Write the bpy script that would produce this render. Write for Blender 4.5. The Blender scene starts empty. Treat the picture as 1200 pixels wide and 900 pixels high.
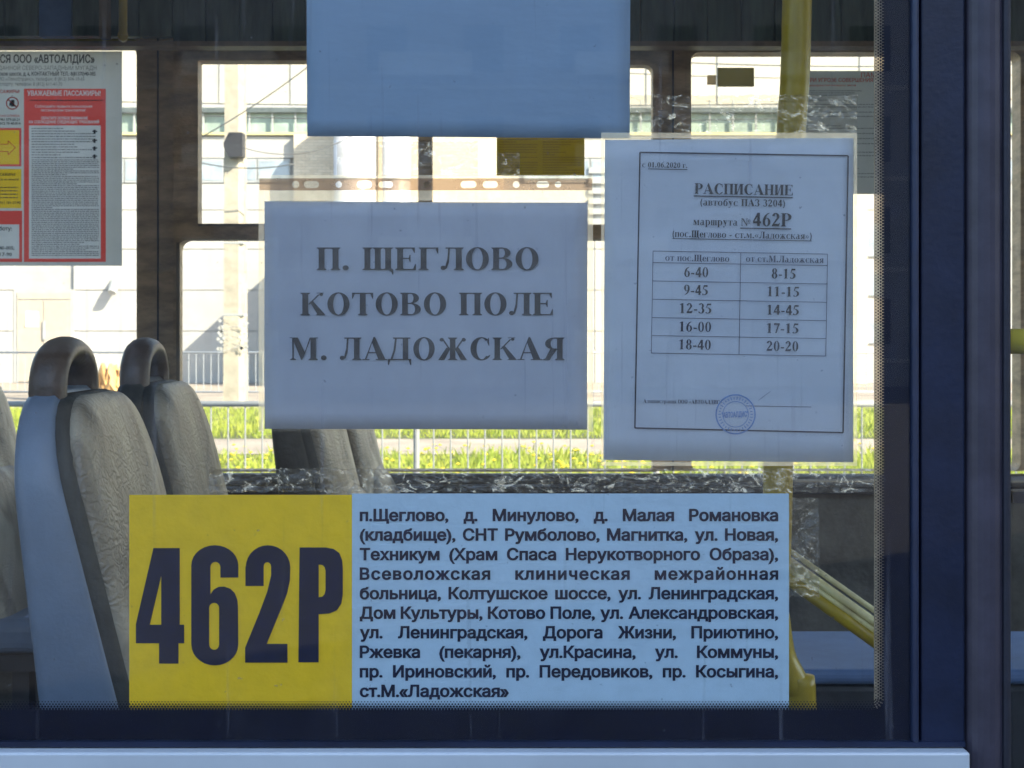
import bpy, bmesh, math, random, mathutils
from mathutils import Vector, Matrix
random.seed(7)
R = math.radians
scene = bpy.context.scene
COL = scene.collection

# ------------------------------------------------------------------ camera
K, HY, CAMD, CAMZ = 0.00065, 400.0, 1.2, 1.6
cd = bpy.data.cameras.new('camera'); cam = bpy.data.objects.new('camera', cd); COL.objects.link(cam)
cam.location = (0, -CAMD, CAMZ); cam.rotation_euler = (R(90), 0, 0)
cd.sensor_width = 36; cd.lens = 36 * CAMD / (1200 * K * CAMD)
cd.shift_y = -50 / 1200; cd.clip_start = 0.05; cd.clip_end = 2000
cd.dof.use_dof = True; cd.dof.focus_distance = CAMD + .006; cd.dof.aperture_fstop = 26
scene.camera = cam

# ------------------------------------------------------------------ world, sun, exposure
SUN_EL, SUN_AZ = 36.0, 127.0          # azimuth from +Y towards +X
w = bpy.data.worlds.new('World'); scene.world = w; w.use_nodes = True
nt = w.node_tree; nt.nodes.clear()
sky = nt.nodes.new('ShaderNodeTexSky'); sky.sky_type = 'NISHITA'; sky.sun_disc = False
sky.sun_elevation = R(SUN_EL); sky.sun_rotation = R(SUN_AZ); sky.altitude = 50
bg = nt.nodes.new('ShaderNodeBackground'); bg.inputs[1].default_value = 0.14
wo = nt.nodes.new('ShaderNodeOutputWorld')
nt.links.new(sky.outputs[0], bg.inputs[0]); nt.links.new(bg.outputs[0], wo.inputs[0])
sd = bpy.data.lights.new('sun', 'SUN'); sd.energy = 4.2; sd.angle = R(0.5); sd.color = (1, .90, .76)
sun = bpy.data.objects.new('sun', sd); COL.objects.link(sun)
sv = Vector((math.sin(R(SUN_AZ)) * math.cos(R(SUN_EL)), math.cos(R(SUN_AZ)) * math.cos(R(SUN_EL)), math.sin(R(SUN_EL))))
sun.rotation_euler = sv.to_track_quat('Z', 'Y').to_euler(); sun.location = (20, -20, 30)
vs = scene.view_settings
vs.view_transform = 'Standard'; vs.look = 'None'; vs.gamma = 1; vs.exposure = 2.15
scene.cycles.max_bounces = 10; scene.cycles.transparent_max_bounces = 24; scene.cycles.diffuse_bounces = 5

# ------------------------------------------------------------------ helpers
def P(px, py, Y):
    s = K * (CAMD + Y)
    return ((px - 600) * s, Y, CAMZ + (HY - py) * s)
def X(px, Y): return (px - 600) * K * (CAMD + Y)
def Z(py, Y): return CAMZ + (HY - py) * K * (CAMD + Y)

def mat(name, col, rough=.6, var=.0, scale=20, bump=0, bscale=60, metal=0, spec=.5, stretch=(1, 1, 1), col2=None, coat=0, trans=0):
    m = bpy.data.materials.new(name); m.use_nodes = True
    t = m.node_tree; b = t.nodes['Principled BSDF']
    b.inputs['Base Color'].default_value = (*col, 1); b.inputs['Roughness'].default_value = rough
    b.inputs['Metallic'].default_value = metal; b.inputs['Specular IOR Level'].default_value = spec
    b.inputs['Coat Weight'].default_value = coat
    tc = t.nodes.new('ShaderNodeTexCoord'); mp = t.nodes.new('ShaderNodeMapping')
    mp.inputs['Scale'].default_value = stretch
    t.links.new(tc.outputs['Object'], mp.inputs[0])
    if var > 0 or col2:
        n = t.nodes.new('ShaderNodeTexNoise'); n.inputs['Scale'].default_value = scale; n.inputs['Detail'].default_value = 8
        n.inputs['Roughness'].default_value = .65
        t.links.new(mp.outputs[0], n.inputs['Vector'])
        r = t.nodes.new('ShaderNodeValToRGB')
        c2 = col2 if col2 else tuple(c * (1 - var) for c in col)
        r.color_ramp.elements[0].position = .35; r.color_ramp.elements[1].position = .65
        r.color_ramp.elements[0].color = (*c2, 1); r.color_ramp.elements[1].color = (*(min(1, c * (1 + (0 if col2 else var * .5))) for c in col), 1)
        t.links.new(n.outputs[0], r.inputs[0]); t.links.new(r.outputs[0], b.inputs['Base Color'])
    if bump > 0:
        n2 = t.nodes.new('ShaderNodeTexNoise'); n2.inputs['Scale'].default_value = bscale; n2.inputs['Detail'].default_value = 6
        t.links.new(mp.outputs[0], n2.inputs['Vector'])
        bp = t.nodes.new('ShaderNodeBump'); bp.inputs['Strength'].default_value = bump; bp.inputs['Distance'].default_value = .01
        t.links.new(n2.outputs[0], bp.inputs['Height']); t.links.new(bp.outputs[0], b.inputs['Normal'])
    if trans > 0:
        tr = t.nodes.new('ShaderNodeBsdfTranslucent'); tr.inputs[0].default_value = (*col, 1)
        mx = t.nodes.new('ShaderNodeMixShader'); mx.inputs[0].default_value = trans
        t.links.new(b.outputs[0], mx.inputs[1]); t.links.new(tr.outputs[0], mx.inputs[2])
        t.links.new(mx.outputs[0], t.nodes['Material Output'].inputs[0])
    return m

def film(name, tint=(.95, .95, .95), base=.04, rough=.02, dust_glint=.03, dust_glint_col=(.7, .68, .62), dscale=8, bump=0, bscale=30, dmin=.45, dmax=.75, dust_glint0=0., stretch=(1, 1, 1), edge=.6, dist=0., add=False, streak=0.):
    """clear sheet: straight-through transmission, reflection rising at grazing angles, and a diffuse share for dirt and painted glints"""
    m = bpy.data.materials.new(name); m.use_nodes = True; t = m.node_tree; t.nodes.clear()
    N = t.nodes.new; L = t.links.new
    out = N('ShaderNodeOutputMaterial'); tr = N('ShaderNodeBsdfTransparent'); tr.inputs[0].default_value = (*tint, 1)
    gl = N('ShaderNodeBsdfGlossy'); gl.inputs['Roughness'].default_value = rough
    lw = N('ShaderNodeLayerWeight'); lw.inputs[0].default_value = .5
    pw = N('ShaderNodeMath'); pw.operation = 'POWER'; pw.inputs[1].default_value = 4
    ma = N('ShaderNodeMath'); ma.operation = 'MULTIPLY_ADD'; ma.inputs[1].default_value = edge; ma.inputs[2].default_value = base
    L(lw.outputs['Facing'], pw.inputs[0]); L(pw.outputs[0], ma.inputs[0])
    m1 = N('ShaderNodeMixShader'); L(ma.outputs[0], m1.inputs[0]); L(tr.outputs[0], m1.inputs[1]); L(gl.outputs[0], m1.inputs[2])
    df = N('ShaderNodeBsdfDiffuse'); df.inputs[0].default_value = (*dust_glint_col, 1)
    tl = N('ShaderNodeBsdfTranslucent'); tl.inputs[0].default_value = (*dust_glint_col, 1)
    md = N('ShaderNodeMixShader'); md.inputs[0].default_value = .5; L(df.outputs[0], md.inputs[1]); L(tl.outputs[0], md.inputs[2])
    tc = N('ShaderNodeTexCoord'); mp = N('ShaderNodeMapping'); mp.inputs['Scale'].default_value = stretch
    L(tc.outputs['Object'], mp.inputs[0])
    n = N('ShaderNodeTexNoise'); n.inputs['Scale'].default_value = dscale; n.inputs['Detail'].default_value = 10; n.inputs['Roughness'].default_value = .7; n.inputs['Distortion'].default_value = dist
    L(mp.outputs[0], n.inputs['Vector'])
    mr = N('ShaderNodeMapRange'); mr.inputs['From Min'].default_value = dmin; mr.inputs['From Max'].default_value = dmax
    mr.inputs['To Min'].default_value = dust_glint0; mr.inputs['To Max'].default_value = dust_glint
    L(n.outputs[0], mr.inputs[0])
    if streak > 0:
        mp2 = N('ShaderNodeMapping'); mp2.inputs['Scale'].default_value = (70, 1, 2.2); L(tc.outputs['Object'], mp2.inputs[0])
        ns = N('ShaderNodeTexNoise'); ns.inputs['Scale'].default_value = 1.6; ns.inputs['Detail'].default_value = 3; L(mp2.outputs[0], ns.inputs['Vector'])
        ms = N('ShaderNodeMapRange'); ms.inputs['From Min'].default_value = .62; ms.inputs['From Max'].default_value = .78; ms.inputs['To Max'].default_value = streak
        L(ns.outputs[0], ms.inputs[0]); sm = N('ShaderNodeMath'); sm.operation = 'ADD'; L(mr.outputs[0], sm.inputs[0]); L(ms.outputs[0], sm.inputs[1])
        n5 = N('ShaderNodeTexNoise'); n5.inputs['Scale'].default_value = 160; n5.inputs['Detail'].default_value = 2; L(tc.outputs['Object'], n5.inputs['Vector'])
        m5 = N('ShaderNodeMapRange'); m5.inputs['From Min'].default_value = .74; m5.inputs['From Max'].default_value = .80; m5.inputs['To Max'].default_value = .35
        L(n5.outputs[0], m5.inputs[0]); s5 = N('ShaderNodeMath'); s5.operation = 'ADD'; L(sm.outputs[0], s5.inputs[0]); L(m5.outputs[0], s5.inputs[1]); mr = s5
    m2 = N('ShaderNodeMixShader'); L(mr.outputs[0], m2.inputs[0]); L(m1.outputs[0], m2.inputs[1]); L(md.outputs[0], m2.inputs[2])
    if bump > 0:
        n2 = N('ShaderNodeTexNoise'); n2.inputs['Scale'].default_value = bscale; n2.inputs['Detail'].default_value = 5; n2.inputs['Distortion'].default_value = 1.2
        L(tc.outputs['Object'], n2.inputs['Vector'])
        bp = N('ShaderNodeBump'); bp.inputs['Strength'].default_value = bump; bp.inputs['Distance'].default_value = .004
        L(n2.outputs[0], bp.inputs['Height']); L(bp.outputs[0], gl.inputs['Normal'])
    if add:
        vm = N('ShaderNodeMix'); vm.data_type = 'RGBA'; vm.inputs[6].default_value = (0, 0, 0, 1); vm.inputs[7].default_value = (*dust_glint_col, 1)
        L(mr.outputs[0], vm.inputs[0]); L(vm.outputs[2], df.inputs[0]); L(vm.outputs[2], tl.inputs[0])
        ad = N('ShaderNodeAddShader'); L(m1.outputs[0], ad.inputs[0]); L(md.outputs[0], ad.inputs[1]); L(ad.outputs[0], out.inputs[0])
    else: L(m2.outputs[0], out.inputs[0])
    return m

def tag(o, label=None, cat=None, group=None, kind=None):
    if label: o['label'] = label
    if cat: o['category'] = cat
    if group: o['group'] = group
    if kind: o['kind'] = kind
    return o
def thing(name, loc, label, cat, group=None):
    o = bpy.data.objects.new(name, None); COL.objects.link(o); o.location = loc; o.empty_display_size = .05
    return tag(o, label, cat, group)
def wloc(o):
    v = Vector((0, 0, 0))
    while o is not None: v += o.location; o = o.parent
    return v
def link(name, me, m, parent=None, smooth=False):
    if m is not None and len(me.materials) == 0: me.materials.append(m)
    o = bpy.data.objects.new(name, me); COL.objects.link(o)
    if parent is not None:
        o.parent = parent; off = wloc(parent); me.transform(Matrix.Translation(-off))
    if smooth:
        for p in me.polygons: p.use_smooth = True
    return o
def bevel(o, wd, seg=2):
    b = o.modifiers.new('bevel', 'BEVEL'); b.width = wd; b.segments = seg; b.limit_method = 'ANGLE'; b.angle_limit = R(40)
    return o

class MB:
    def __init__(s): s.v = []; s.f = []
    def add(s, vs, fs):
        n = len(s.v); s.v += [tuple(v) for v in vs]; s.f += [tuple(i + n for i in f) for f in fs]; return s
    def box(s, x0, x1, y0, y1, z0, z1):
        if x0 > x1: x0, x1 = x1, x0
        if z0 > z1: z0, z1 = z1, z0
        return s.add([(x, y, z) for x in (x0, x1) for y in (y0, y1) for z in (z0, z1)],
            [(0, 1, 3, 2), (4, 6, 7, 5), (0, 4, 5, 1), (2, 3, 7, 6), (0, 2, 6, 4), (1, 5, 7, 3)])
    def pbox(s, px0, px1, py0, py1, Y, d):            # front face given in pixels at depth Y, thickness d
        return s.box(X(px0, Y), X(px1, Y), Y, Y + d, Z(py1, Y), Z(py0, Y))
    def poly(s, pts): return s.add(pts, [tuple(range(len(pts)))])
    def tube(s, pts, r, n=10, ry=None, cap=True):
        pts = [Vector(p) for p in pts]; rings = []
        tot = pts[-1] - pts[0]; up = Vector((0, 1, 0)) if abs(tot.z) > .6 * tot.length else Vector((0, 0, 1))
        for i, p in enumerate(pts):
            d = (pts[min(i + 1, len(pts) - 1)] - pts[max(i - 1, 0)]).normalized()
            rr = r[i] if isinstance(r, (list, tuple)) else r
            a = d.cross(up)
            if a.length < .05: a = d.cross(Vector((1, 0, 0)))
            a.normalize(); b = d.cross(a).normalized()
            rings.append([p + a * math.cos(2 * math.pi * k / n) * rr + b * math.sin(2 * math.pi * k / n) * (rr if ry is None else ry) for k in range(n)])
        base = len(s.v); s.v += [tuple(q) for rg in rings for q in rg]
        for i in range(len(pts) - 1):
            for k in range(n):
                a = base + i * n + k; b = base + i * n + (k + 1) % n
                s.f.append((a, b, b + n, a + n))
        if cap:
            s.f.append(tuple(base + k for k in range(n))[::-1]); s.f.append(tuple(base + (len(pts) - 1) * n + k for k in range(n)))
        return s
    def build(s, name, m, parent=None, smooth=False):
        me = bpy.data.meshes.new(name); me.from_pydata(s.v, [], s.f); me.update()
        return link(name, me, m, parent, smooth)

def rrect(x0, x1, z0, z1, r=(0, 0, 0, 0), n=6):
    """rounded rectangle outline; radii for bottom-left, bottom-right, top-right, top-left"""
    pts = []
    for (cx, cz, rr, a0) in ((x0, z0, r[0], 180), (x1, z0, r[1], 270), (x1, z1, r[2], 0), (x0, z1, r[3], 90)):
        if rr == 0: pts.append((cx, cz)); continue
        ox = cx + (rr if cx == x0 else -rr); oz = cz + (rr if cz == z0 else -rr)
        for k in range(n + 1):
            a = R(a0 + 90 * k / n); pts.append((ox + rr * math.cos(a), oz + rr * math.sin(a)))
    return pts
def prect(px0, px1, py0, py1, Y, r=(0, 0, 0, 0)):
    s = K * (CAMD + Y)
    return rrect(X(px0, Y), X(px1, Y), Z(py1, Y), Z(py0, Y), tuple(q * s for q in r))
def cut_mesh(name, loops, Y, d):
    """flat plate with holes (even-odd), front at Y, thickness d"""
    cu = bpy.data.curves.new(name, 'CURVE'); cu.dimensions = '2D'; cu.fill_mode = 'BOTH'; cu.extrude = max(d / 2, 0)
    for lp in loops:
        sp = cu.splines.new('POLY'); sp.points.add(len(lp) - 1)
        for i, (a, b) in enumerate(lp): sp.points[i].co = (a, b, 0, 1)
        sp.use_cyclic_u = True
    o = bpy.data.objects.new('tmp', cu); COL.objects.link(o)
    me = bpy.data.meshes.new_from_object(o); COL.objects.unlink(o); bpy.data.objects.remove(o); bpy.data.curves.remove(cu)
    me.transform(Matrix(((1, 0, 0, 0), (0, 0, -1, Y + d / 2), (0, 1, 0, 0), (0, 0, 0, 1))))
    me.name = name
    return me
def plate(name, loops, Y, d, m, parent=None): return link(name, cut_mesh(name, loops, Y, d), m, parent)

# ------------------------------------------------------------------ sans lettering (Blender's own built-in typeface)
_SC = {}; _SL = {}
def sans_local(txt, bold=.0, spc=1.0):
    """outline of the lettering, thickened by an outward offset and filled by constrained triangulation"""
    key = (txt, bold, spc)
    if key in _SC: return _SC[key]
    cu = bpy.data.curves.new('t', 'FONT'); cu.body = txt; cu.size = 1; cu.space_character = spc; cu.resolution_u = 2; cu.fill_mode = 'NONE'
    o = bpy.data.objects.new('tmp', cu); COL.objects.link(o)
    dg = bpy.context.evaluated_depsgraph_get(); dg.update()
    me = bpy.data.meshes.new_from_object(o.evaluated_get(dg)); COL.objects.unlink(o); bpy.data.objects.remove(o); bpy.data.curves.remove(cu)
    nb = {}
    for e in me.edges:
        a, b = e.vertices; nb.setdefault(a, []).append(b); nb.setdefault(b, []).append(a)
    co = [(q.co.x, q.co.y) for q in me.vertices]
    order_dir = {tuple(e.vertices) for e in me.edges}
    bpy.data.meshes.remove(me)
    seen = set(); loops = []
    for st in sorted(nb):
        if st in seen: continue
        lp = [st]; seen.add(st); cur = st
        nxt = [q for q in nb[cur] if q == cur + 1] or nb[cur]
        cur = nxt[0]
        while cur not in seen:
            lp.append(cur); seen.add(cur)
            c = [q for q in nb[cur] if q not in seen]
            if not c: break
            cur = c[0]
        pts = [co[k] for k in lp]; out = []
        for p in pts:
            if not out or math.hypot(p[0] - out[-1][0], p[1] - out[-1][1]) > 1e-4: out.append(p)
        if len(out) > 2: loops.append(out)
    def area(l): return sum(l[k][0] * l[(k + 1) % len(l)][1] - l[(k + 1) % len(l)][0] * l[k][1] for k in range(len(l))) / 2
    bb = [(min(p[0] for p in l) - 1e-4, max(p[0] for p in l) + 1e-4, min(p[1] for p in l) - 1e-4, max(p[1] for p in l) + 1e-4) for l in loops]; ar_ = [area(l) for l in loops]
    def root(i):     # the outermost contour round this one tells which way its glyph is drawn
        r = i
        for k in range(len(loops)):
            if bb[k][0] <= bb[i][0] and bb[k][1] >= bb[i][1] and bb[k][2] <= bb[i][2] and bb[k][3] >= bb[i][3] and abs(ar_[k]) > abs(ar_[r]): r = k
        return r
    new = []
    for i, l in enumerate(loops):
        sg = 1 if ar_[root(i)] > 0 else -1; n = len(l); q = []
        for k in range(n):
            a, b, c = Vector(l[k - 1]), Vector(l[k]), Vector(l[(k + 1) % n])
            d1, d2 = (b - a).normalized(), (c - b).normalized()
            n1, n2 = Vector((d1.y, -d1.x)), Vector((d2.y, -d2.x)); mm = n1 + n2
            if mm.length < .3: mm = n1
            else: mm = mm / max(.35, mm.length_squared / 2)
            q.append((b.x + mm.x * bold * sg, b.y + mm.y * bold * sg * .75))
        new.append(q)
    _SL[key] = new
    _SC[key] = cdt_fill(new)
    return _SC[key]
def wind(p, l):
    c = 0
    for k in range(len(l)):
        (x1, y1), (x2, y2) = l[k], l[(k + 1) % len(l)]
        if (y1 > p[1]) != (y2 > p[1]) and p[0] < (x2 - x1) * (p[1] - y1) / (y2 - y1) + x1: c += 1 if y2 > y1 else -1
    return c
def cdt_fill(pos, neg=()):
    new = list(pos) + list(neg); np_ = len(pos)
    vs_ = [Vector(p) for l in new for p in l]; es = []; k0 = 0
    for l in new:
        es += [(k0 + k, k0 + (k + 1) % len(l)) for k in range(len(l))]; k0 += len(l)
    v2, e2, f2, _, _, _ = mathutils.geometry.delaunay_2d_cdt(vs_, es, [], 0, 1e-6)
    boxes = [(min(p[0] for p in l), max(p[0] for p in l), l, k >= np_) for k, l in enumerate(new)]; fs = []
    for f in f2:
        c = sum((v2[k] for k in f), Vector((0, 0))) / len(f)
        a_ = sum(wind(c, l) for (xa, xb, l, ng) in boxes if not ng and xa <= c.x <= xb)
        if a_ and not sum(wind(c, l) for (xa, xb, l, ng) in boxes if ng and xa <= c.x <= xb): fs.append(tuple(f))
    return ([(p.x, p.y) for p in v2], fs)
CAP = None
def sans_cap():
    global CAP
    if CAP is None:
        v, f = sans_local('Н'); CAP = max(q[1] for q in v)
    return CAP
def put_sans(mb, txt, px, py, caph, Y, width=None, bold=.0, spc=1.0, ang=0, xs=None):
    v, f = sans_local(txt, bold, spc)
    if not v: return 0
    x0 = min(q[0] for q in v); x1 = max(q[0] for q in v)
    sy = caph / sans_cap(); sx = (width / (x1 - x0)) if width else (xs if xs else sy)
    c, s_ = math.cos(R(ang)), math.sin(R(ang))
    pts = []
    for (a, b) in v:
        lx = (a - x0) * sx; ly = b * sy
        pts.append(P(px + lx * c + ly * s_ * 1, py + lx * s_ - ly * c, Y))
    mb.add(pts, f)
    return (x1 - x0) * sx

def sans_px(txt, px, py, caph, width, bold=0.):
    """the letter outlines as loops in photo pixels"""
    v, f = sans_local(txt, bold); x0 = min(q[0] for q in v); x1 = max(q[0] for q in v); sy = caph / sans_cap(); sx = width / (x1 - x0)
    return [[(px + (a - x0) * sx, py - b * sy) for a, b in l] for l in _SL[(txt, bold, 1.0)]]
def px_fill(name, loops, Y, m, parent, neg=()):
    v, f = cdt_fill(loops, neg); mb = MB(); mb.add([P(a, b, Y) for a, b in v], f); return mb.build(name, m, parent)
def rloop(a, b, c, d): return [(a, c), (b, c), (b, d), (a, d)]

# ------------------------------------------------------------------ bold roman (serif) lettering drawn stroke by stroke, cap height 1
T, th, SO, SH = .215, .055, .075, .045
class G:
    def __init__(s, ht=1.0): s.p = []; s.h = ht
    def R(s, x0, x1, y0, y1): s.p.append([(x0, y0), (x1, y0), (x1, y1), (x0, y1)]); return s
    def Q(s, *pts): s.p.append(list(pts)); return s
    def V(s, x, y0=0, y1=1, w=None, top=True, bot=True, so=SO):
        w = T if w is None else w
        s.R(x, x + w, y0, y1)
        for on, y, sg in ((bot, y0, 1), (top, y1, -1)):
            if on:
                s.Q((x - so, y), (x + w + so, y), (x + w + so, y + sg * SH * .7), (x + w, y + sg * .085), (x, y + sg * .085), (x - so, y + sg * SH * .7))
        return s
    def E(s, cx, cy, rx, ry, ix, iy, a0=0, a1=360, n=None, ox=0):
        n = n or max(6, int(abs(a1 - a0) / 15))
        for k in range(n):
            a, b = R(a0 + (a1 - a0) * k / n), R(a0 + (a1 - a0) * (k + 1) / n)
            s.p.append([(cx + rx * math.cos(a), cy + ry * math.sin(a)), (cx + rx * math.cos(b), cy + ry * math.sin(b)),
                        (cx + ox + ix * math.cos(b), cy + iy * math.sin(b)), (cx + ox + ix * math.cos(a), cy + iy * math.sin(a))])
        return s
    def dot(s, cx, cy, r): s.p.append([(cx + r * math.cos(R(k * 36)), cy + r * math.sin(R(k * 36))) for k in range(10)]); return s
    def D(s, x0, y0, x1, y1, w): return s.Q((x0, y0), (x0 + w, y0), (x1 + w, y1), (x1, y1))
    def term(s, x, y, up, ln=.2, wd=.13): # pointed serif at an arm end
        return s.Q((x, y), (x - wd, y), (x - .03, y + up * ln), (x, y + up * ln))
def gl(ch):
    g = G()
    if ch == 'П': return g.V(.09).V(.60).R(.09, .8, 1 - th, 1), .9
    if ch == 'Н': return g.V(.09).V(.60).R(.2, .7, .48, .48 + th), .9
    if ch == 'И': return g.V(.09).V(.60).D(.27, .06, .56, .92, .07), .9
    if ch == 'Ш': return g.V(.09).V(.47).V(.85).R(.09, 1.0, 0, th), 1.16
    if ch == 'Щ': return g.V(.09).V(.47).V(.85).R(.09, 1.0, 0, th).Q((1.0, 0), (1.15, 0), (1.15, -.2), (1.11, -.2), (1.08, -.08), (1.0, -.04)), 1.18
    if ch == 'Ц': return g.V(.09).V(.60).R(.09, .8, 0, th).Q((.8, 0), (.92, 0), (.92, -.2), (.88, -.2), (.84, -.08), (.8, -.04)), .95
    if ch == 'Е': return g.V(.09).R(.09, .74, 1 - th, 1).R(.25, .58, .49, .49 + th).R(.09, .76, 0, th).term(.74, 1, -1, .24).term(.78, 0, 1, .27).Q((.58, .36), (.58, .68), (.55, .68), (.5, .52), (.55, .36)), .84
    if ch == 'Г': return g.V(.09).R(.09, .72, 1 - th, 1).term(.74, 1, -1, .27), .78
    if ch == 'Л': return g.V(.58).R(.2, .8, 1 - th, 1).Q((.3, 1), (.37, 1), (.33, .35), (.25, .08), (.17, .02), (.2, .2), (.27, .5)).dot(.12, .1, .1), .88
    if ch == 'О': return g.E(.47, .5, .42, .52, .2, .47), .94
    if ch == 'С': return g.E(.48, .5, .43, .52, .21, .465, 48, 318, 20, .02).Q((.74, .98), (.77, .98), (.79, .64), (.76, .64), (.7, .8)).Q((.75, .1), (.83, .2), (.8, .23), (.7, .16)), .88
    if ch == 'В': return g.V(.09, so=.07).R(.09, .45, 1 - th, 1).R(.2, .5, .5, .5 + th).R(.09, .47, 0, th).E(.42, .76, .31, .24, .1, .19, -90, 90, 9).E(.44, .27, .36, .27, .14, .22, -90, 90, 9), .84
    if ch == 'Р': return g.V(.09).R(.09, .42, 1 - th, 1).R(.2, .42, .44, .44 + th).E(.4, .72, .36, .28, .14, .225, -90, 90, 9), .78
    if ch == 'К': return g.V(.09).D(.3, .48, .68, .92, .07).Q((.62, .97), (.9, .97), (.9, 1), (.62, 1)).dot(.8, .92, .07).Q((.36, .6), (.5, .62), (.95, .03), (.95, 0), (.6, 0), (.6, .03), (.66, .05)), .96
    if ch == 'Т': return g.V(.32, top=False).R(.04, .8, 1 - th, 1).term(.82, 1, -1, .27).Q((.02, 1), (.15, 1), (.05, .73), (.02, .73)), .84
    if ch == 'М': return g.V(.12, w=.06, top=False, so=.09).Q((.02, 1), (.34, 1), (.62, .32), (.5, 0), (.47, 0), (.12, .97), (.02, .97)).Q((.5, 0), (.58, .18), (.86, 1), (.8, 1)).V(.83, top=False).R(.8, 1.12, .96, 1), 1.17
    if ch == 'А': return g.Q((.44, 1.02), (.5, 1.02), (.9, .04), (.62, .04), (.38, .78)).Q((.44, 1.02), (.4, .82), (.17, .04), (.1, .04)).R(.22, .66, .3, .3 + th).R(.0, .28, 0, .045).R(.53, .98, 0, .045), .96
    if ch == 'Д': return g.R(.6, .81, .03, 1).R(.22, .9, 1 - th, 1).Q((.3, 1), (.37, 1), (.32, .45), (.2, .03), (.12, .03), (.24, .45)).R(.02, .93, 0, th).Q((.02, .05), (.02, -.22), (.06, -.22), (.12, .0)).Q((.93, .05), (.93, -.22), (.89, -.22), (.83, .0)), .94
    if ch == 'Ж': return g.V(.52).Q((.52, .54), (.38, .55), (.08, .03), (.04, 0), (.3, 0), (.52, .45)).Q((.73, .54), (.87, .55), (1.17, .03), (1.21, 0), (.95, 0), (.73, .45)).D(.46, .5, .22, .9, .07).D(.74, .5, .98, .9, .07).dot(.2, .9, .085).dot(1.06, .9, .085), 1.25
    if ch == 'Я': return g.V(.57).R(.45, .7, 1 - th, 1).R(.45, .7, .46, .46 + th).E(.47, .73, .37, .27, .15, .22, 90, 270, 9).Q((.45, .5), (.3, .48), (.12, .08), (.02, .04), (.02, 0), (.28, 0), (.36, .15), (.57, .47)), .88
    if ch == 'З': return g.E(.3, .75, .3, .27, .09, .22, -80, 140, 12).E(.3, .26, .35, .28, .12, .23, -140, 85, 14).dot(.1, .85, .07).dot(.09, .13, .08), .7
    if ch == '№': return g.V(.08, w=.07, top=False).Q((.0, 1), (.26, 1), (.72, .1), (.72, 0), (.66, 0), (.13, .93), (.0, .96)).V(.66, w=.07, bot=False).E(.96, .66, .15, .22, .06, .18).R(.8, 1.12, .3, .35), 1.18
    if ch == '0': return g.E(.33, .5, .28, .52, .11, .475), .66
    if ch == '1': return g.V(.22, 0, .98, w=.2, top=False).Q((.08, .86), (.22, .93), (.42, 1.02), (.42, .9), (.22, .84), (.08, .82)), .66
    if ch == '2': return g.E(.3, .7, .27, .32, .08, .24, -10, 165, 12).Q((.57, .66), (.38, .64), (.04, .08), (.04, 0), (.2, .17)).Q((.04, 0), (.54, 0), (.62, .26), (.57, .26), (.5, .19), (.14, .19)), .66
    if ch == '3': return g.E(.29, .75, .26, .27, .07, .21, -80, 155, 12).E(.28, .28, .32, .3, .12, .24, -140, 85, 14).dot(.09, .12, .07), .66
    if ch == '4': return g.R(.34, .53, 0, 1).R(.04, .62, .2, .36).Q((.34, 1), (.53, 1), (.1, .3), (.04, .36)), .66
    if ch == '5': return g.R(.18, .56, .84, 1).Q((.18, 1), (.24, .84), (.16, .58), (.08, .55)).E(.2, .3, .39, .31, .18, .25, -110, 90, 14).dot(.1, .08, .07), .66
    if ch == '6': return g.E(.33, .31, .28, .33, .1, .28).E(.6, .33, .55, .69, .37, .64, 98, 178, 8), .66
    if ch == '7': return g.R(.06, .6, .82, 1).Q((.6, .95), (.42, .85), (.18, 0), (.32, 0)), .62
    if ch == '8': return g.E(.33, .76, .24, .26, .08, .21).E(.33, .27, .28, .29, .1, .24), .66
    if ch == '9': return g.E(.33, .69, .28, .33, .1, .28).E(.06, .67, .55, .69, .37, .64, -82, -2, 8), .66
    if ch == '.': return g.dot(.16, .1, .115), .34
    if ch == '-': return g.R(.06, .38, .27, .4), .44
    if ch == '(': return g.E(.5, .38, .42, .72, .28, .66, 125, 235, 10), .4
    if ch == ')': return g.E(-.1, .38, .42, .72, .28, .66, -55, 55, 10), .4
    if ch == '«' or ch == '»':
        for o in (0, .25):
            p = [(.06 + o, .35), (.26 + o, .1), (.3 + o, .12), (.18 + o, .35), (.3 + o, .6), (.26 + o, .62)]
            g.Q(*(p if ch == '«' else [(.62 - a, b) for a, b in p]))
        return g, .66
    if ch == 'б': return g.E(.36, .33, .3, .36, .12, .31).E(.62, .45, .56, .52, .42, .42, 95, 178, 8).Q((.5, .88), (.66, 1.04), (.66, .98), (.55, .84)), .72
    if ch == 'а': return g.R(.38, .56, .05, .5).E(.36, .5, .2, .2, .05, .15, 0, 150, 8).E(.28, .18, .22, .2, .08, .15, 60, 330, 12).Q((.56, .05), (.68, .1), (.66, .0), (.5, .0), (.4, .08)), .7
    if ch == 'е': return g.E(.34, .34, .29, .36, .11, .31, 0, 320, 16).R(.2, .63, .34, .4), .64
    if ch == 'р': return g.V(.1, -.28, .7, w=.18, so=.06).E(.4, .34, .3, .36, .12, .3, -120, 120, 14), .76
    if ch == 'у': return g.Q((.02, .7), (.3, .7), (.44, .2), (.36, .04)).D(.3, .02, .52, .68, .06).R(.0, .36, .66, .7).R(.42, .68, .66, .7).Q((.36, .08), (.42, .08), (.24, -.26), (.12, -.26), (.26, -.16)).dot(.12, -.2, .08), .68
    return g, .35
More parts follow.
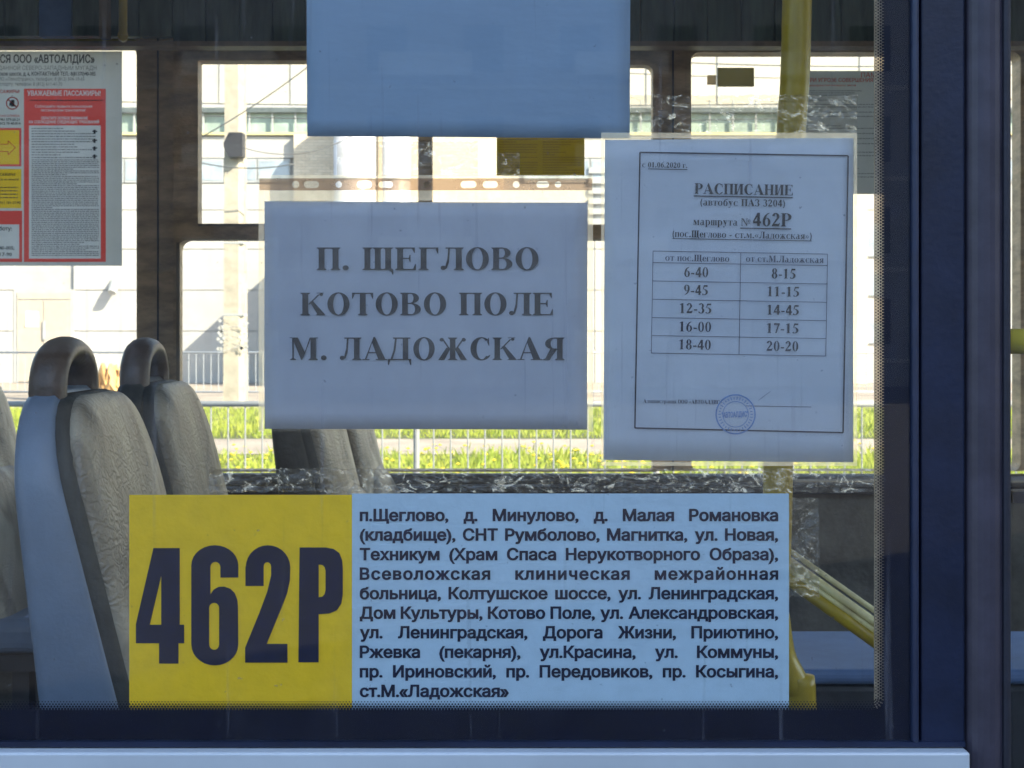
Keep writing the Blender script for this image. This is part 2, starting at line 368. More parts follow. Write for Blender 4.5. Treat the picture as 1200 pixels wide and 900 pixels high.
SMALL = {'в': 'В', 'т': 'Т', 'о': 'О', 'с': 'С', 'м': 'М', 'ш': 'Ш', 'щ': 'Щ', 'п': 'П', 'г': 'Г', 'л': 'Л', 'ж': 'Ж', 'к': 'К', 'я': 'Я', 'д': 'Д', 'и': 'И', 'н': 'Н', 'ц': 'Ц', 'ь': 'Ь'}
def serif_layout(txt, trk=.0):
    polys = []; x = 0
    for ch in txt:
        if ch == ' ': x += .38 + trk; continue
        sx = sy = 1
        if ch in SMALL: g, a = gl(SMALL[ch]); sx, sy = .76, .69
        else: g, a = gl(ch)
        for p in g.p: polys.append([(x + q[0] * sx, q[1] * sy) for q in p])
        x += a * sx + trk
    return polys
def put_serif(mb, txt, px, py, caph, Y, width, ang=0, trk=0.0):
    polys = serif_layout(txt, trk)
    x0 = min(q[0] for p in polys for q in p); x1 = max(q[0] for p in polys for q in p)
    sx = width / (x1 - x0); c, s_ = math.cos(R(ang)), math.sin(R(ang))
    for i, p in enumerate(polys):
        y = Y - (i % 12) * 6e-6                      # every stroke its own hair-thin print layer
        pts = []
        for a, b in p:
            lx = (a - x0) * sx; ly = b * caph
            pts.append(P(px + lx * c + ly * s_, py + lx * s_ - ly * c, y))
        mb.poly(pts)

# ------------------------------------------------------------------ materials
M = {}
M['navy'] = mat('navy_paint', (.009, .016, .042), .42, .45, 7, .05, 160, spec=.3, coat=.05)
M['navy_post'] = mat('navy_post_paint', (.046, .043, .062), .42, .4, 12, .02, 200, spec=.35)
M['frit'] = mat('ceramic_frit', (.003, .005, .022), .5, .2, 30, spec=.2)
M['rubber'] = mat('black_rubber', (.012, .014, .026), .6, .3, 40, .1, 200)
M['white_body'] = mat('white_body_paint', (.47, .53, .57), .3, .08, 6, .01, 100, coat=.4)
M['trim_beige'] = mat('unused_sealant', (.85, .74, .60))
M['trim_beige'] = film('beige_sealant', (.80, .74, .66), .01, .3, .6, (.95, .85, .70), 90, dust_glint0=.35, edge=.2)
M['wall_in'] = mat('brown_plastic_lining', (.74, .50, .28), .5, .45, 9, .15, 90, stretch=(1, 1, 3))
M['wall_edge'] = mat('sash_rail_plastic', (.34, .25, .17), .45, .3, 20, .1, 90)
M['cove'] = mat('dark_green_cove_lining', (.11, .15, .115), .45, .5, 7, .1, 60, stretch=(4, 1, .6))
M['cove_blue'] = mat('blue_cove_panel', (.09, .19, .42), .6, .2, 20)
M['tan'] = mat('tan_strip', (.30, .22, .14), .6, .2, 20)
M['panel_grey'] = mat('grey_lower_lining', (.17, .155, .125), .5, .4, 10, .2, 80)
M['floor_in'] = mat('brown_floor', (.16, .13, .10), .6, .4, 12, .1, 80)
M['ceil'] = mat('ceiling_lining', (.62, .62, .58), .6, .2, 5)
M['black_rail'] = mat('black_sill', (.014, .016, .024), .28, .3, 25)
M['bar_yellow'] = mat('bright_yellow_bar', (.92, .72, .05), .3, .1, 20, trans=.1)
M['yellow'] = mat('yellow_powder_paint', (.58, .42, .02), .32, .25, 14, .05, 80, col2=(.42, .29, .02))
M['shell'] = mat('blue_grey_plastic', (.19, .25, .345), .4, .15, 8, .08, 200)
M['side_and_shaded_shell'] = mat('dark_side_and_shaded_shell', (.060, .060, .052), .6, .3, 20, .2, 100)  # real dark cushion sides, and back shells painted dark for shade
M['handle'] = mat('dark_brown_handle', (.11, .074, .055), .38, .25, 30, .15, 150)
M['steel'] = mat('seat_frame_steel', (.05, .05, .055), .4, .1, 20)
M['paper'] = mat('skylit_white_paper', (.43, .50, .70), .75, .04, 60, .35, 5, trans=.14)  # white paper with the blue of the skylight put into its colour
M['paper2'] = mat('skylit_schedule_paper', (.54, .64, .86), .7, .04, 50, .35, 6, trans=.16)  # white sheet too, skylight blue painted into the base
M['paper3'] = mat('skylit_blank_paper', (.27, .39, .55), .7, .07, 3, .45, 4, trans=.10, stretch=(1, 1, 2.5))  # same here: blue stands in for skylight on white paper
M['route_blue'] = mat('pale_blue_card', (.50, .68, .84), .65, .04, 60, .15, 60)
M['route_yel'] = mat('yellow_card', (.96, .62, .004), .6, .06, 60, .15, 60)
M['ink_navy'] = mat('navy_ink', (.002, .005, .038), .5, .3, 60)
M['ink'] = mat('black_ink', (.022, .022, .04), .6, .4, 60)
M['ink_soft'] = mat('grey_ink', (.06, .07, .14), .6, .3, 90)
M['ink_blue'] = mat('stamp_ink', (.16, .30, .70), .6, .3, 300)
M['poster'] = mat('grey_poster', (.60, .60, .57), .6, .1, 20, trans=.62)
M['poster_red'] = mat('red_print', (.66, .085, .07), .6, .15, 30, trans=.7)
M['poster_yel'] = mat('yellow_print', (.76, .50, .03), .6, .1, 30, trans=.7)
M['poster_wh'] = mat('pale_print', (.66, .67, .67), .6, .1, 30, trans=.62)
M['poster_ink'] = mat('poster_ink', (.035, .035, .045), .6)
M['poster_ink_gr'] = mat('poster_fine_print', (.13, .13, .14), .6)
M['olive'] = mat('olive_sheet', (.66, .52, .02), .7, .15, 30, trans=.6)
M['olive_ink'] = mat('olive_print', (.40, .30, .02), .7, trans=.5)
M['strip'] = film('tan_punched_strip', (.63, .555, .49), .01, .3, .22, (.95, .74, .58), 60, dust_glint0=.24, edge=.2, add=True)
M['sleeve'] = film('clear_sleeve', (.97, .955, .92), .012, .12, .10, (.95, .86, .76), 5, .4, 14, dust_glint0=.05, edge=.25, add=True)
M['weld'] = film('sleeve_weld', (.93, .90, .83), .01, .3, .46, (1, .90, .76), 40, dust_glint0=.34, edge=.2, add=True)
M['tape'] = film('clear_tape', (.91, .895, .86), .035, .08, .62, (1, .93, .80), 78, .7, 60, dmin=.52, dmax=.66, dust_glint0=.02, stretch=(.6, 1, 1), dist=2.2, add=True)  # pale noise speckles painted in as glints on the crinkles
M['glass'] = film('window_glass', (.92, .93, .92), .018, .0, .036, (.46, .48, .56), 3.5, dust_glint0=.003, dmin=.42, dmax=.78, stretch=(1.6, 1, .5), dist=.8, streak=.14)
M['glass_far'] = film('far_window_glass', (.93, .94, .92), .04, .0, .05, (.8, .75, .65), 4, dust_glint0=.015, dmin=.4, dmax=.8)
M['asphalt'] = mat('asphalt', (.075, .072, .068), .85, .3, 4, .4, 60)
M['road_tan'] = mat('dusty_pavement', (.36, .30, .24), .9, .3, .8, .2, 20)
M['soil'] = mat('grass_soil', (.09, .10, .03), .95, .4, 3)
M['grass'] = mat('grass_blades', (.27, .36, .03), .6, .0, 2, col2=(.42, .42, .06), trans=.3)
M['dandelion'] = mat('yellow_flowers', (.75, .55, .02), .6)
M['clad'] = mat('white_cladding', (.43, .415, .39), .7, .06, 1.2)
M['clad_seam'] = mat('cladding_seam', (.38, .37, .35), .7, .1, 2)
M['upper'] = mat('upper_cladding', (.46, .42, .345), .7, .05, 1.5)
M['band_glass'] = mat('greenish_band_glass', (.34, .42, .36), .3, .25, 1.5)
M['band_dark'] = mat('dark_ledge', (.10, .12, .12), .6, .3, 3)
M['ledge_yel'] = mat('yellow_pipe', (.56, .50, .26), .5)
M['win_out'] = mat('depot_window_glass', (.33, .38, .43), .2, .3, 1.2)
M['mull'] = mat('depot_mullion', (.35, .36, .36), .6)
M['door_out'] = mat('beige_steel_door', (.44, .375, .30), .6, .08, 3)
M['door_paper'] = mat('door_notice', (.8, .8, .78), .7)
M['tank'] = mat('pale_tank_metal', (.62, .62, .66), .35, .15, 2)
M['concrete'] = mat('pole_concrete', (.42, .37, .29), .9, .25, 3, .4, 25)
M['fence'] = mat('galvanised_fence', (.30, .31, .31), .4, .1, 5, metal=.0)
M['fence_far'] = mat('far_fence_paint', (.34, .36, .38), .5, .1, 5)
M['lamp_box'] = mat('dark_lamp_housing', (.03, .028, .03), .5)
M['wire'] = mat('cable', (.09, .09, .09), .6)
M['tower'] = mat('sun_blocker_plaster', (.40, .36, .32), .8, .15, .6)
M['stucco'] = mat('long_house_plaster', (.44, .42, .42), .8, .1, .6)
M['dark_win'] = mat('dark_window', (.03, .04, .06), .15)
M['seat_face'] = None

def brickmat():
    m = bpy.data.materials.new('cream_brick'); m.use_nodes = True; t = m.node_tree; b = t.nodes['Principled BSDF']; b.inputs['Roughness'].default_value = .85
    tc = t.nodes.new('ShaderNodeTexCoord'); mp = t.nodes.new('ShaderNodeMapping'); mp.inputs['Rotation'].default_value = (R(90), 0, 0)
    br = t.nodes.new('ShaderNodeTexBrick'); br.inputs['Color1'].default_value = (.66, .58, .46, 1); br.inputs['Color2'].default_value = (.56, .48, .37, 1); br.inputs['Mortar'].default_value = (.36, .32, .27, 1)
    br.inputs['Scale'].default_value = 1.6; br.inputs['Mortar Size'].default_value = .012; br.inputs['Brick Width'].default_value = .5; br.inputs['Row Height'].default_value = .18
    t.links.new(tc.outputs['Object'], mp.inputs[0]); t.links.new(mp.outputs[0], br.inputs['Vector']); t.links.new(br.outputs[0], b.inputs['Base Color'])
    return m
M['brick'] = brickmat()

def seatmat():
    """wrinkled greige artificial leather, worn and stained"""
    m = bpy.data.materials.new('wrinkled_greige_leather'); m.use_nodes = True; t = m.node_tree; b = t.nodes['Principled BSDF']
    N = t.nodes.new; L = t.links.new
    b.inputs['Roughness'].default_value = .42; b.inputs['Specular IOR Level'].default_value = .5
    tc = N('ShaderNodeTexCoord')
    def noise(scale, st, det=6, dist=0):
        mp = N('ShaderNodeMapping'); mp.inputs['Scale'].default_value = st; L(tc.outputs['Object'], mp.inputs[0])
        n = N('ShaderNodeTexNoise'); n.inputs['Scale'].default_value = scale; n.inputs['Detail'].default_value = det; n.inputs['Distortion'].default_value = dist
        L(mp.outputs[0], n.inputs['Vector']); return n
    n1 = noise(7, (1, 1, .45), 8); r = N('ShaderNodeValToRGB')
    r.color_ramp.elements[0].position = .36; r.color_ramp.elements[0].color = (.20, .165, .12, 1)
    r.color_ramp.elements[1].position = .60; r.color_ramp.elements[1].color = (.60, .52, .39, 1)
    L(n1.outputs[0], r.inputs[0])
    n2 = noise(14, (1, 1, .25), 10, 1.5); r2 = N('ShaderNodeValToRGB')
    r2.color_ramp.elements[0].position = .30; r2.color_ramp.elements[0].color = (.32, .29, .27, 1)
    r2.color_ramp.elements[1].position = .50; r2.color_ramp.elements[1].color = (1, 1, 1, 1)
    L(n2.outputs[0], r2.inputs[0])
    mx = N('ShaderNodeMix'); mx.data_type = 'RGBA'; mx.blend_type = 'MULTIPLY'; mx.inputs[0].default_value = .8
    L(r.outputs[0], mx.inputs[6]); L(r2.outputs[0], mx.inputs[7]); L(mx.outputs[2], b.inputs['Base Color'])
    wv = N('ShaderNodeTexWave'); wv.bands_direction = 'Z'; wv.inputs['Scale'].default_value = 24; wv.inputs['Distortion'].default_value = 14; wv.inputs['Detail'].default_value = 3; wv.inputs['Detail Scale'].default_value = 2.2
    L(tc.outputs['Object'], wv.inputs['Vector'])
    n3 = noise(90, (1, 1, 1), 5)
    n4 = noise(5, (1, 1, 1), 2); r4 = N('ShaderNodeMapRange'); r4.inputs['From Min'].default_value = .4; r4.inputs['From Max'].default_value = .6
    L(n4.outputs[0], r4.inputs[0])
    mu = N('ShaderNodeMath'); mu.operation = 'MULTIPLY'; L(wv.outputs['Fac'], mu.inputs[0]); L(r4.outputs[0], mu.inputs[1])
    ad = N('ShaderNodeMath'); ad.operation = 'MULTIPLY_ADD'; ad.inputs[1].default_value = .35; L(n3.outputs[0], ad.inputs[0]); L(mu.outputs[0], ad.inputs[2])
    bp = N('ShaderNodeBump'); bp.inputs['Strength'].default_value = .42; bp.inputs['Distance'].default_value = .005
    L(ad.outputs[0], bp.inputs['Height']); L(bp.outputs[0], b.inputs['Normal'])
    return m
M['seat_face'] = seatmat()

# ================================================================== GROUND
def sheet(name, x0, x1, y0, y1, z, m, div=1):
    mb = MB(); mb.poly([(x0, y0, z), (x1, y0, z), (x1, y1, z), (x0, y1, z)])
    return tag(mb.build(name, m), kind='structure')
def DY(py): return 1.6 / (K * (py - HY)) - CAMD       # ground depth seen at a row
sheet('ground', -400, 400, -400, 800, 0, M['asphalt'])
sheet('road', -60, 60, DY(479), 60, .006, M['road_tan'])
sheet('grass_verge', -40, 40, 12.0, DY(479) - .3, .012, M['soil'])
sheet('path', -40, 40, DY(534), DY(516), .022, M['road_tan'])
mb = MB(); mb.box(-40, 40, DY(479) - .3, DY(479), 0, .13); tag(bevel(mb.build('kerb', M['concrete']), .02), kind='structure')
for nm, ya, yb, n in (('grass', DY(515) + .05, DY(479) - .35, 26000), ('grass', 12.2, DY(535) - .1, 17000)):
    mb = MB()
    for i in range(n):
        y = random.uniform(ya, yb); hw = .42 * (y + 2); x = random.uniform(-hw, hw); h = random.uniform(.05, .19); a = random.uniform(0, math.pi)
        h *= .6 + .8 * abs(math.sin(x * 1.3 + 2 * math.sin(y * .7))); lx, ly = math.cos(a) * .010, math.sin(a) * .010; bx, by = random.uniform(-.08, .08), random.uniform(-.08, .08)
        mb.add([(x - lx, y - ly, 0), (x + lx, y + ly, 0), (x + bx * .4 + lx * .6, y + by * .4, h * .6), (x + bx, y + by, h)], [(0, 1, 2), (0, 2, 3)])
    tag(mb.build(nm, M['grass']), 'tall bright green grass beyond the railing', 'grass', kind='stuff')
mb = MB()
for i in range(260):
    y = random.uniform(12.5, DY(537)); x = random.uniform(-.4, .4) * (y + 1); z = random.uniform(.16, .28); r = .03
    mb.add([(x + dx * r, y + dy * r, z + dz * r) for dx, dy, dz in ((1, 0, 0), (-1, 0, 0), (0, 1, 0), (0, -1, 0), (0, 0, .5), (0, 0, -.5))], [(0, 2, 4), (2, 1, 4), (1, 3, 4), (3, 0, 4), (2, 0, 5), (1, 2, 5), (3, 1, 5), (0, 3, 5)])
tag(mb.build('dandelions', M['dandelion']), 'yellow dandelion heads among the near grass', 'flowers', kind='stuff')

# ================================================================== DEPOT BUILDING (50 m off)
BY = 48.8
B = thing('depot_building', (0, BY, 0), 'long white clad depot hall with glazed band and steel door across the road', 'building')
mb = MB(); mb.box(X(-420, BY), X(1620, BY), BY + .12, BY + 12, 0, Z(158, BY)); mb.build('wall', M['clad_seam'], B)
rows = [215, 246, 292, 340, 388, 452]
cols = list(range(-410, 1600, 123))
k = 0
for i in range(len(rows) - 1):
    for j in range(len(cols) - 1):
        x0, x1 = cols[j], cols[j + 1]
        if i >= 2 and x0 < 86 and x1 > 18:            # leave the door free
            segs = [(x0, 17)] if x0 < 17 else []
            if x1 > 86: segs.append((86, x1))
        else: segs = [(x0, x1)]
        for (a, b) in segs:
            if b - a < 3: continue
            m_ = MB(); z0 = max(0, Z(rows[i + 1], BY)); m_.box(X(a, BY) + .015, X(b, BY) - .015, BY + random.uniform(.0, .012), BY + .115, z0 + .015, Z(rows[i], BY) - .015)
            m_.build('cladding_panel', M['clad'], B)
mb = MB(); mb.pbox(-410, 1600, 160, 185, BY - .02, .13); mb.build('white_fascia', M['clad'], B)
# strip windows
x = -400
while x < 1590:
    if not (340 < x < 590 or 985 < x < 1010):
        fr = MB(); fr.pbox(x, x + 38, 186, 214, BY - .02, .1); f_ = fr.build('window', M['mull'], B)
        pn = MB(); pn.pbox(x + 1.6, x + 36.4, 189, 211, BY - .035, .012); pn.build('pane', M['win_out'], f_)
    x += 39
# glazed band and ledges
x = -410
while x < 1590:
    pn = MB(); pn.pbox(x + 1, x + 26, 132, 155, BY + .3, .05); pn.build('band_pane', M['band_glass'], B)
    ps = MB(); ps.pbox(x - .8, x + .8, 117, 156, BY + .1, .1); ps.build('band_post', M['mull'], B)
    x += 27
mb = MB(); mb.pbox(-410, 1600, 126, 131.5, BY + .0, .5); mb.build('dark_ledge', M['band_dark'], B)
mb = MB(); mb.pbox(-410, 1600, 155, 158, BY - .15, .3); mb.build('yellow_pipe', M['ledge_yel'], B)
mb = MB(); mb.box(X(-420, BY), X(1620, BY), BY + .4, BY + 12, Z(158, BY), Z(120, BY)); mb.build('band_backing', M['clad'], B)
mb = MB(); mb.box(X(-420, BY), X(1620, BY), BY + 4, BY + 14, Z(125, BY), Z(-60, BY)); mb.build('upper_wall', M['upper'], B)
for q in range(-400, 1600, 90):
    m_ = MB(); m_.box(X(q, BY), X(q, BY) + .05, BY + 3.95, BY + 4.0, Z(125, BY), Z(-60, BY)); m_.build('upper_seam', M['clad_seam'], B)
# brick bays, louvres
mb = MB(); mb.box(X(346, BY), X(590, BY), BY - .35, BY + .1, 0, Z(159, BY)); mb.build('brick_bay', M['brick'], B)
mb = MB(); mb.box(X(985, BY), X(1014, BY), BY - .35, BY + .1, 0, Z(159, BY)); mb.build('brick_bay', M['brick'], B)
mb = MB(); mb.box(X(345, BY), X(590, BY), BY - 4, BY - .36, 0, Z(293, BY)); mb.build('low_annex', M['brick'], B)
for q in range(7):
    m_ = MB(); m_.pbox(690, 735, 196 + q * 12, 203 + q * 12, BY - .12, .1); m_.build('louvre', M['mull'], B)
for (a, b, c, d) in ((1016, 1040, 322, 346), (1016, 1040, 378, 402), (1016, 1040, 262, 300)):
    f_ = MB(); f_.pbox(a - 1, b + 1, c - 1, d + 1, BY - .06, .06); f_ = f_.build('window', M['mull'], B)
    p_ = MB(); p_.pbox(a, b, c, d, BY - .08, .02); p_.build('pane', M['win_out'], f_)
# steel double door
dr = MB(); dr.pbox(16, 87, 339, 448.5, BY - .02, .1); dr = dr.build('door_frame', M['clad_seam'], B)
for (a, b) in ((20, 50), (51.5, 83)):
    m_ = MB(); m_.pbox(a, b, 352, 447, BY - .05, .03); m_.build('door_leaf', M['door_out'], dr)
m_ = MB(); m_.pbox(20, 83, 343, 350.5, BY - .05, .03); m_.build('door_transom', M['door_out'], dr)
m_ = MB(); m_.pbox(50, 52.4, 376, 398, BY - .12, .06); m_.build('door_handle', M['mull'], dr)
m_ = MB(); m_.pbox(30, 45, 365, 383, BY - .065, .01); m_.build('door_notice', M['door_paper'], dr)
m_ = MB(); m_.tube([P(133, 330, BY), P(134, 334, BY - .3), P(131, 343, BY - .5)], [.12, .18, .16], 8); m_.build('wall_lamp', M['mull'], B)
for (xa, xb) in ((391, 441), (448, 481)):
    SY = BY - 1.6
    m_ = MB(); r_ = (X(xb, SY) - X(xa, SY)) / 2; cx = (X(xa, SY) + X(xb, SY)) / 2
    zt = Z(120, SY)
    tk = thing('storage_silo', (cx, SY, 0), 'wider pale metal silo left of its thin neighbour, before the depot' if xa == 391 else 'narrower pale metal silo right of the wide one, before the depot', 'silo', 'silos before the depot')
    m_.tube([(cx, SY, 0), (cx, SY, zt)], r_, 32); m_.build('shell', M['tank'], tk, True)
    for zz in (2.5, 5, 7.5):
        h_ = MB(); h_.tube([(cx, SY, zz), (cx, SY, zz + .08)], r_ + .02, 32); h_.build('hoop', M['mull'], tk, False)

# concrete utility pole
PY = 30.0
pz = Z(70, PY) + 4
pole = thing('utility_pole', (X(276, PY), PY, 0), 'tall concrete utility pole in front of the depot wall carrying wires', 'pole')
mb = MB(); cx = X(276, PY); n = 10; pts = []
hw0, hw1 = 12 * K * (CAMD + PY), 9.5 * K * (CAMD + PY)
for (z, hw) in ((0, hw0), (pz, hw1)):
    pts += [(cx - hw, PY - hw, z), (cx + hw * .5, PY - hw, z), (cx + hw, PY - hw * .5, z), (cx + hw, PY + hw, z), (cx - hw, PY + hw, z)]
mb.add(pts, [(k, (k + 1) % 5, (k + 1) % 5 + 5, k + 5) for k in range(5)] + [(5, 6, 7, 8, 9)])
mb.build('shaft', M['concrete'], pole)
for zz in (2.2, 3.9, 6.3):
    m_ = MB(); hw = hw0 + .006 - (hw0 - hw1) * zz / pz; m_.box(cx - hw, cx + hw, PY - hw, PY + hw, zz, zz + .05); m_.build('steel_band', M['mull'], pole)
m_ = MB(); a = PY - .5
lbz = [P(284, 155, a), P(284, 183, a), P(268, 184, a), P(262, 172, a), P(262, 167, a), P(268, 155, a)]
m_.add([(p[0], p[1], p[2]) for p in lbz] + [(p[0], p[1] + .35, p[2]) for p in lbz], [(0, 1, 2, 3, 4, 5), (11, 10, 9, 8, 7, 6)] + [(k, k + 6, (k + 1) % 6 + 6, (k + 1) % 6) for k in range(6)])
sp = m_.build('floodlight', M['lamp_box']); tag(sp, 'dark boxy floodlight mounted on the concrete utility pole', 'floodlight')
# climbing twigs at the pole
m_ = MB()
for i in range(22):
    z0 = random.uniform(Z(410, PY - .3), Z(372, PY - .3)); a = random.uniform(-1, 1)
    x0 = cx + a * .05; x1 = cx + (1 if a > 0 else -1) * random.uniform(.2, .34)
    m_.tube([(x0, PY - .3, z0), (x1, PY - .32, z0 + random.uniform(-.1, .15))], .005, 4)
    m_.add([(x1 + dx * .05, PY - .34, z0 + dz * .05) for dx, dz in ((1, 0), (0, 1), (-1, 0), (0, -1))], [(0, 1, 2, 3)])
tag(m_.build('hanging_wreath', M['clad']), 'pale twiggy wreath tied round the utility pole', 'wreath')
# wires
def wire(p0, p1, sag, r, label, n=14):
    m_ = MB(); p0 = Vector(p0); p1 = Vector(p1); pts = []
    for i in range(n + 1):
        t = i / n; q = p0.lerp(p1, t); q.z -= 4 * sag * t * (1 - t); pts.append(q)
    m_.tube(pts, r, 5)
    return tag(m_.build('overhead_wire', M['wire'], None, True), label, 'wire', 'overhead wires by the depot')
wire(P(-100, 113, 33), P(1300, 113, 33), .25, .016, 'upper level cable running straight past the utility pole')
wire(P(-100, 120, 33), P(1300, 124, 33), .45, .014, 'second cable just below the upper level cable')
wire(P(232, 163, 29), P(420, 30, 29), .15, .016, 'slanting cable rising to the right across the pole')
wire(P(276, 170, 29.5), P(460, 125, 31), .6, .012, 'slack cable sagging right from the floodlight')
wire(P(285, 40, 31), P(288, 125, 31), .0, .014, 'short vertical drop cable right of the utility pole')
wire(P(232, 190, 29), P(345, 192, 29), .12, .016, 'low cable crossing the pole below the floodlight')
wire(P(700, 68, 33), P(1300, 70, 33), .2, .018, 'cable seen high in the right hand far window')
wire(P(700, 84, 33), P(1300, 82, 33), .2, .014, 'lower cable of the pair in the right hand far window')

# fences
def fence(D, ztop, zlow, sp, r, m, label, x0, x1, post, rr):
    y = D - CAMD
    f = thing('railing', (0, y, 0), label, 'railing', None)
    for z in (ztop, zlow):
        m_ = MB(); m_.tube([(x0, y, z), (x1, y, z)], rr, 10); m_.build('rail', m, f, True)
    bm = MB(); bm.tube([(0, 0, 0), (0, 0, ztop - zlow)], r, 8)
    me = bpy.data.meshes.new('baluster'); me.from_pydata(bm.v, [], bm.f); me.materials.append(m)
    pm = MB(); pm.tube([(0, 0, 0), (0, 0, ztop + .02)], post, 10)
    pme = bpy.data.meshes.new('post'); pme.from_pydata(pm.v, [], pm.f); pme.materials.append(m)
    x = x0; i = 0
    while x < x1:
        if i % 14 == 0: o = bpy.data.objects.new('post', pme); zz = 0
        else: o = bpy.data.objects.new('baluster', me); zz = zlow
        COL.objects.link(o); o.parent = f; o.location = (x, 0, zz); x += sp; i += 1
    return f
fence(10.5, 1.1, .16, .137, .0065, M['fence'], 'pale grey tubular railing in front of the green grass', -4.6, 4.6, .025, .024)
fence(37.9, 1.28, .14, .215, .011, M['fence_far'], 'grey barred railing before the depot wall across the road', -16, 16, .03, .03)

# heap seen beyond the seats
m_ = MB()
for i in range(14):
    x = X(132 + random.uniform(-13, 13), 34); y = 34 + random.uniform(-.3, .3); r = random.uniform(.14, .3)
    m_.tube([(x - r, y, .1), (x, y, .15 + random.random() * .7), (x + r, y, .1)], [.1, r, .1], 6)
tag(m_.build('leaf_heap', mat('orange_leaves', (.6, .36, .14), .9, .3, 5)), 'low orange heap behind the far railing', 'heap')

# ================================================================== BUS
BUS = thing('bus', (0, 0, 0), 'dark blue bus side with large window showing its interior', 'bus')
WY = 2.30                                                     # inner face of the far wall
# near wall with window and door openings
def PZ(py): return Z(py, 0)
top, bot = 2.95, .35
holes = [prect(-560, 1068, -620, 870, 0, (40, 18, 40, 40)), prect(-2320, -600, -620, 870, 0, (40, 40, 40, 40)), prect(1186, 2200, -620, 1700, 0, (10, 10, 10, 10)),
         prect(2300, 4200, -620, 870, 0, (40, 40, 40, 40))]
plate('side_wall', [rrect(-5.2, 3.4, bot, top), *holes], .02, .03, M['navy'], BUS)
# glazing
def pane(name, px0, px1, py0, py1, Y, m, d=.004, parent=BUS):
    m_ = MB(); m_.pbox(px0, px1, py0, py1, Y, d); return m_.build(name, m, parent)
wp = pane('window_pane', -556, 1066, -616, 868, 0, M['glass'])
pane('window_pane', -2316, -604, -616, 866, .01, M['glass'])
# frit border and its halftone dots
plate('frit_border', [prect(-556, 1066, -616, 868, .005), prect(-520, 1036, -580, 832, .005, (14, 14, 14, 14))], .005, .0004, M['frit'], wp)
m_ = MB()
def fdot(px, py, r, Y=.0052):
    c = P(px, py, Y); rr = r * K * CAMD
    m_.add([(c[0] + rr * math.cos(R(60 * k)), Y, c[2] + rr * math.sin(R(60 * k))) for k in range(6)], [(0, 1, 2, 3, 4, 5)])
for r_i, (off, rad) in enumerate(((1.2, 1.75), (4.0, 1.5), (6.8, 1.15), (9.6, .8))):
    st = 3.6; sh = st / 2 * (r_i % 2)
    py = -10 + sh
    while py < 820: fdot(1036 - off, py, rad); py += st
    px = -10 + sh
    while px < 1024: fdot(px, 832 - off, rad); px += st
    for k in range(1, 5): a = R(90 * k / 5); fdot(1022 + (14 - off) * math.cos(a), 818 + (14 - off) * math.sin(a), rad)
o = m_.build('frit_dots', M['frit'], wp); tag(o, kind='stuff')
m_ = MB(); m_.pbox(1025.5, 1045, -640, 832, .010, .004); m_.build('sealant_strip', M['trim_beige'], wp)
# outside trim: joint strip, post panel, rounded door post, rubbers
m_ = MB(); m_.pbox(1069.5, 1078, -700, 872, -.004, .024); bevel(m_.build('edge_strip', mat('edge_strip_paint', (.016, .026, .060), .35, .2, 30), BUS), .003)
m_ = MB(); m_.pbox(1079.5, 1131, -700, 872, .001, .019); bevel(m_.build('post_panel', M['navy'], BUS), .002)
m_ = MB(); prof = []
for k in range(13):
    a = math.pi * k / 12; prof.append((X(1157, 0) - math.cos(a) * 25.5 * K * CAMD, .014 - math.sin(a) * .020))
for i in range(12):
    (xa, ya), (xb, yb) = prof[i], prof[i + 1]
    m_.add([(xa, ya, bot), (xb, yb, bot), (xb, yb, top), (xa, ya, top)], [(0, 1, 2, 3)])
m_.build('door_post', M['navy_post'], BUS, True)
m_ = MB(); m_.pbox(1176, 1186, -640, 1700, -.004, .03); bevel(m_.build('door_seal', M['rubber'], BUS), .003)
# lower body
m_ = MB(); m_.box(X(-2400, 0), X(1130, 0), -.016, .019, .4, Z(876, 0)); bevel(m_.build('lower_body_panel', M['white_body'], BUS), .002, 2)
m_ = MB(); m_.box(X(-2400, 0), X(1130, 0), -.003, .018, Z(875, 0) + .0005, Z(868.5, 0)); m_.build('waist_seal', M['navy'], BUS)
m_ = MB(); m_.box(X(-2400, 0), X(2200, 0), .052, 2.28, .35, .42); m_.build('underframe', M['steel'], BUS)
# door glazing
dr = pane('door_pane', 1187, 2190, -610, 1680, .012, M['glass'])
m_ = MB(); m_.pbox(1690, 1720, -610, 1680, .018, .02); m_.build('door_mullion', M['rubber'], dr)
m_ = MB(); m_.pbox(1187, 2190, 576, 590, .02, .02); m_.build('door_rail', M['rubber'], dr)
# roof, floor, ends
m_ = MB(); m_.box(-5.2, 3.4, -.02, 2.40, 2.955, 3.0); m_.build('roof', M['white_body'], BUS)
m_ = MB(); m_.box(-5.15, 3.35, .052, WY - .002, 2.78, 2.8); m_.build('ceiling', M['ceil'], BUS)
m_ = MB(); m_.box(-5.15, 3.35, .052, WY - .002, .42, .45); m_.build('bus_floor', M['floor_in'], BUS)
m_ = MB(); m_.box(-5.2, -5.16, .052, WY, .45, 2.78); m_.build('rear_wall', M['panel_grey'], BUS)
plate_me = cut_mesh('front_wall', [rrect(.052, WY - .002, .45, 2.78), rrect(.15, WY - .1, 1.25, 2.45, (.1,) * 4)], 0, .03)
plate_me.transform(Matrix.Rotation(R(90), 4, 'Z')); plate_me.transform(Matrix.Translation((3.36, 0, 0)))
link('front_wall', plate_me, M['panel_grey'], BUS)

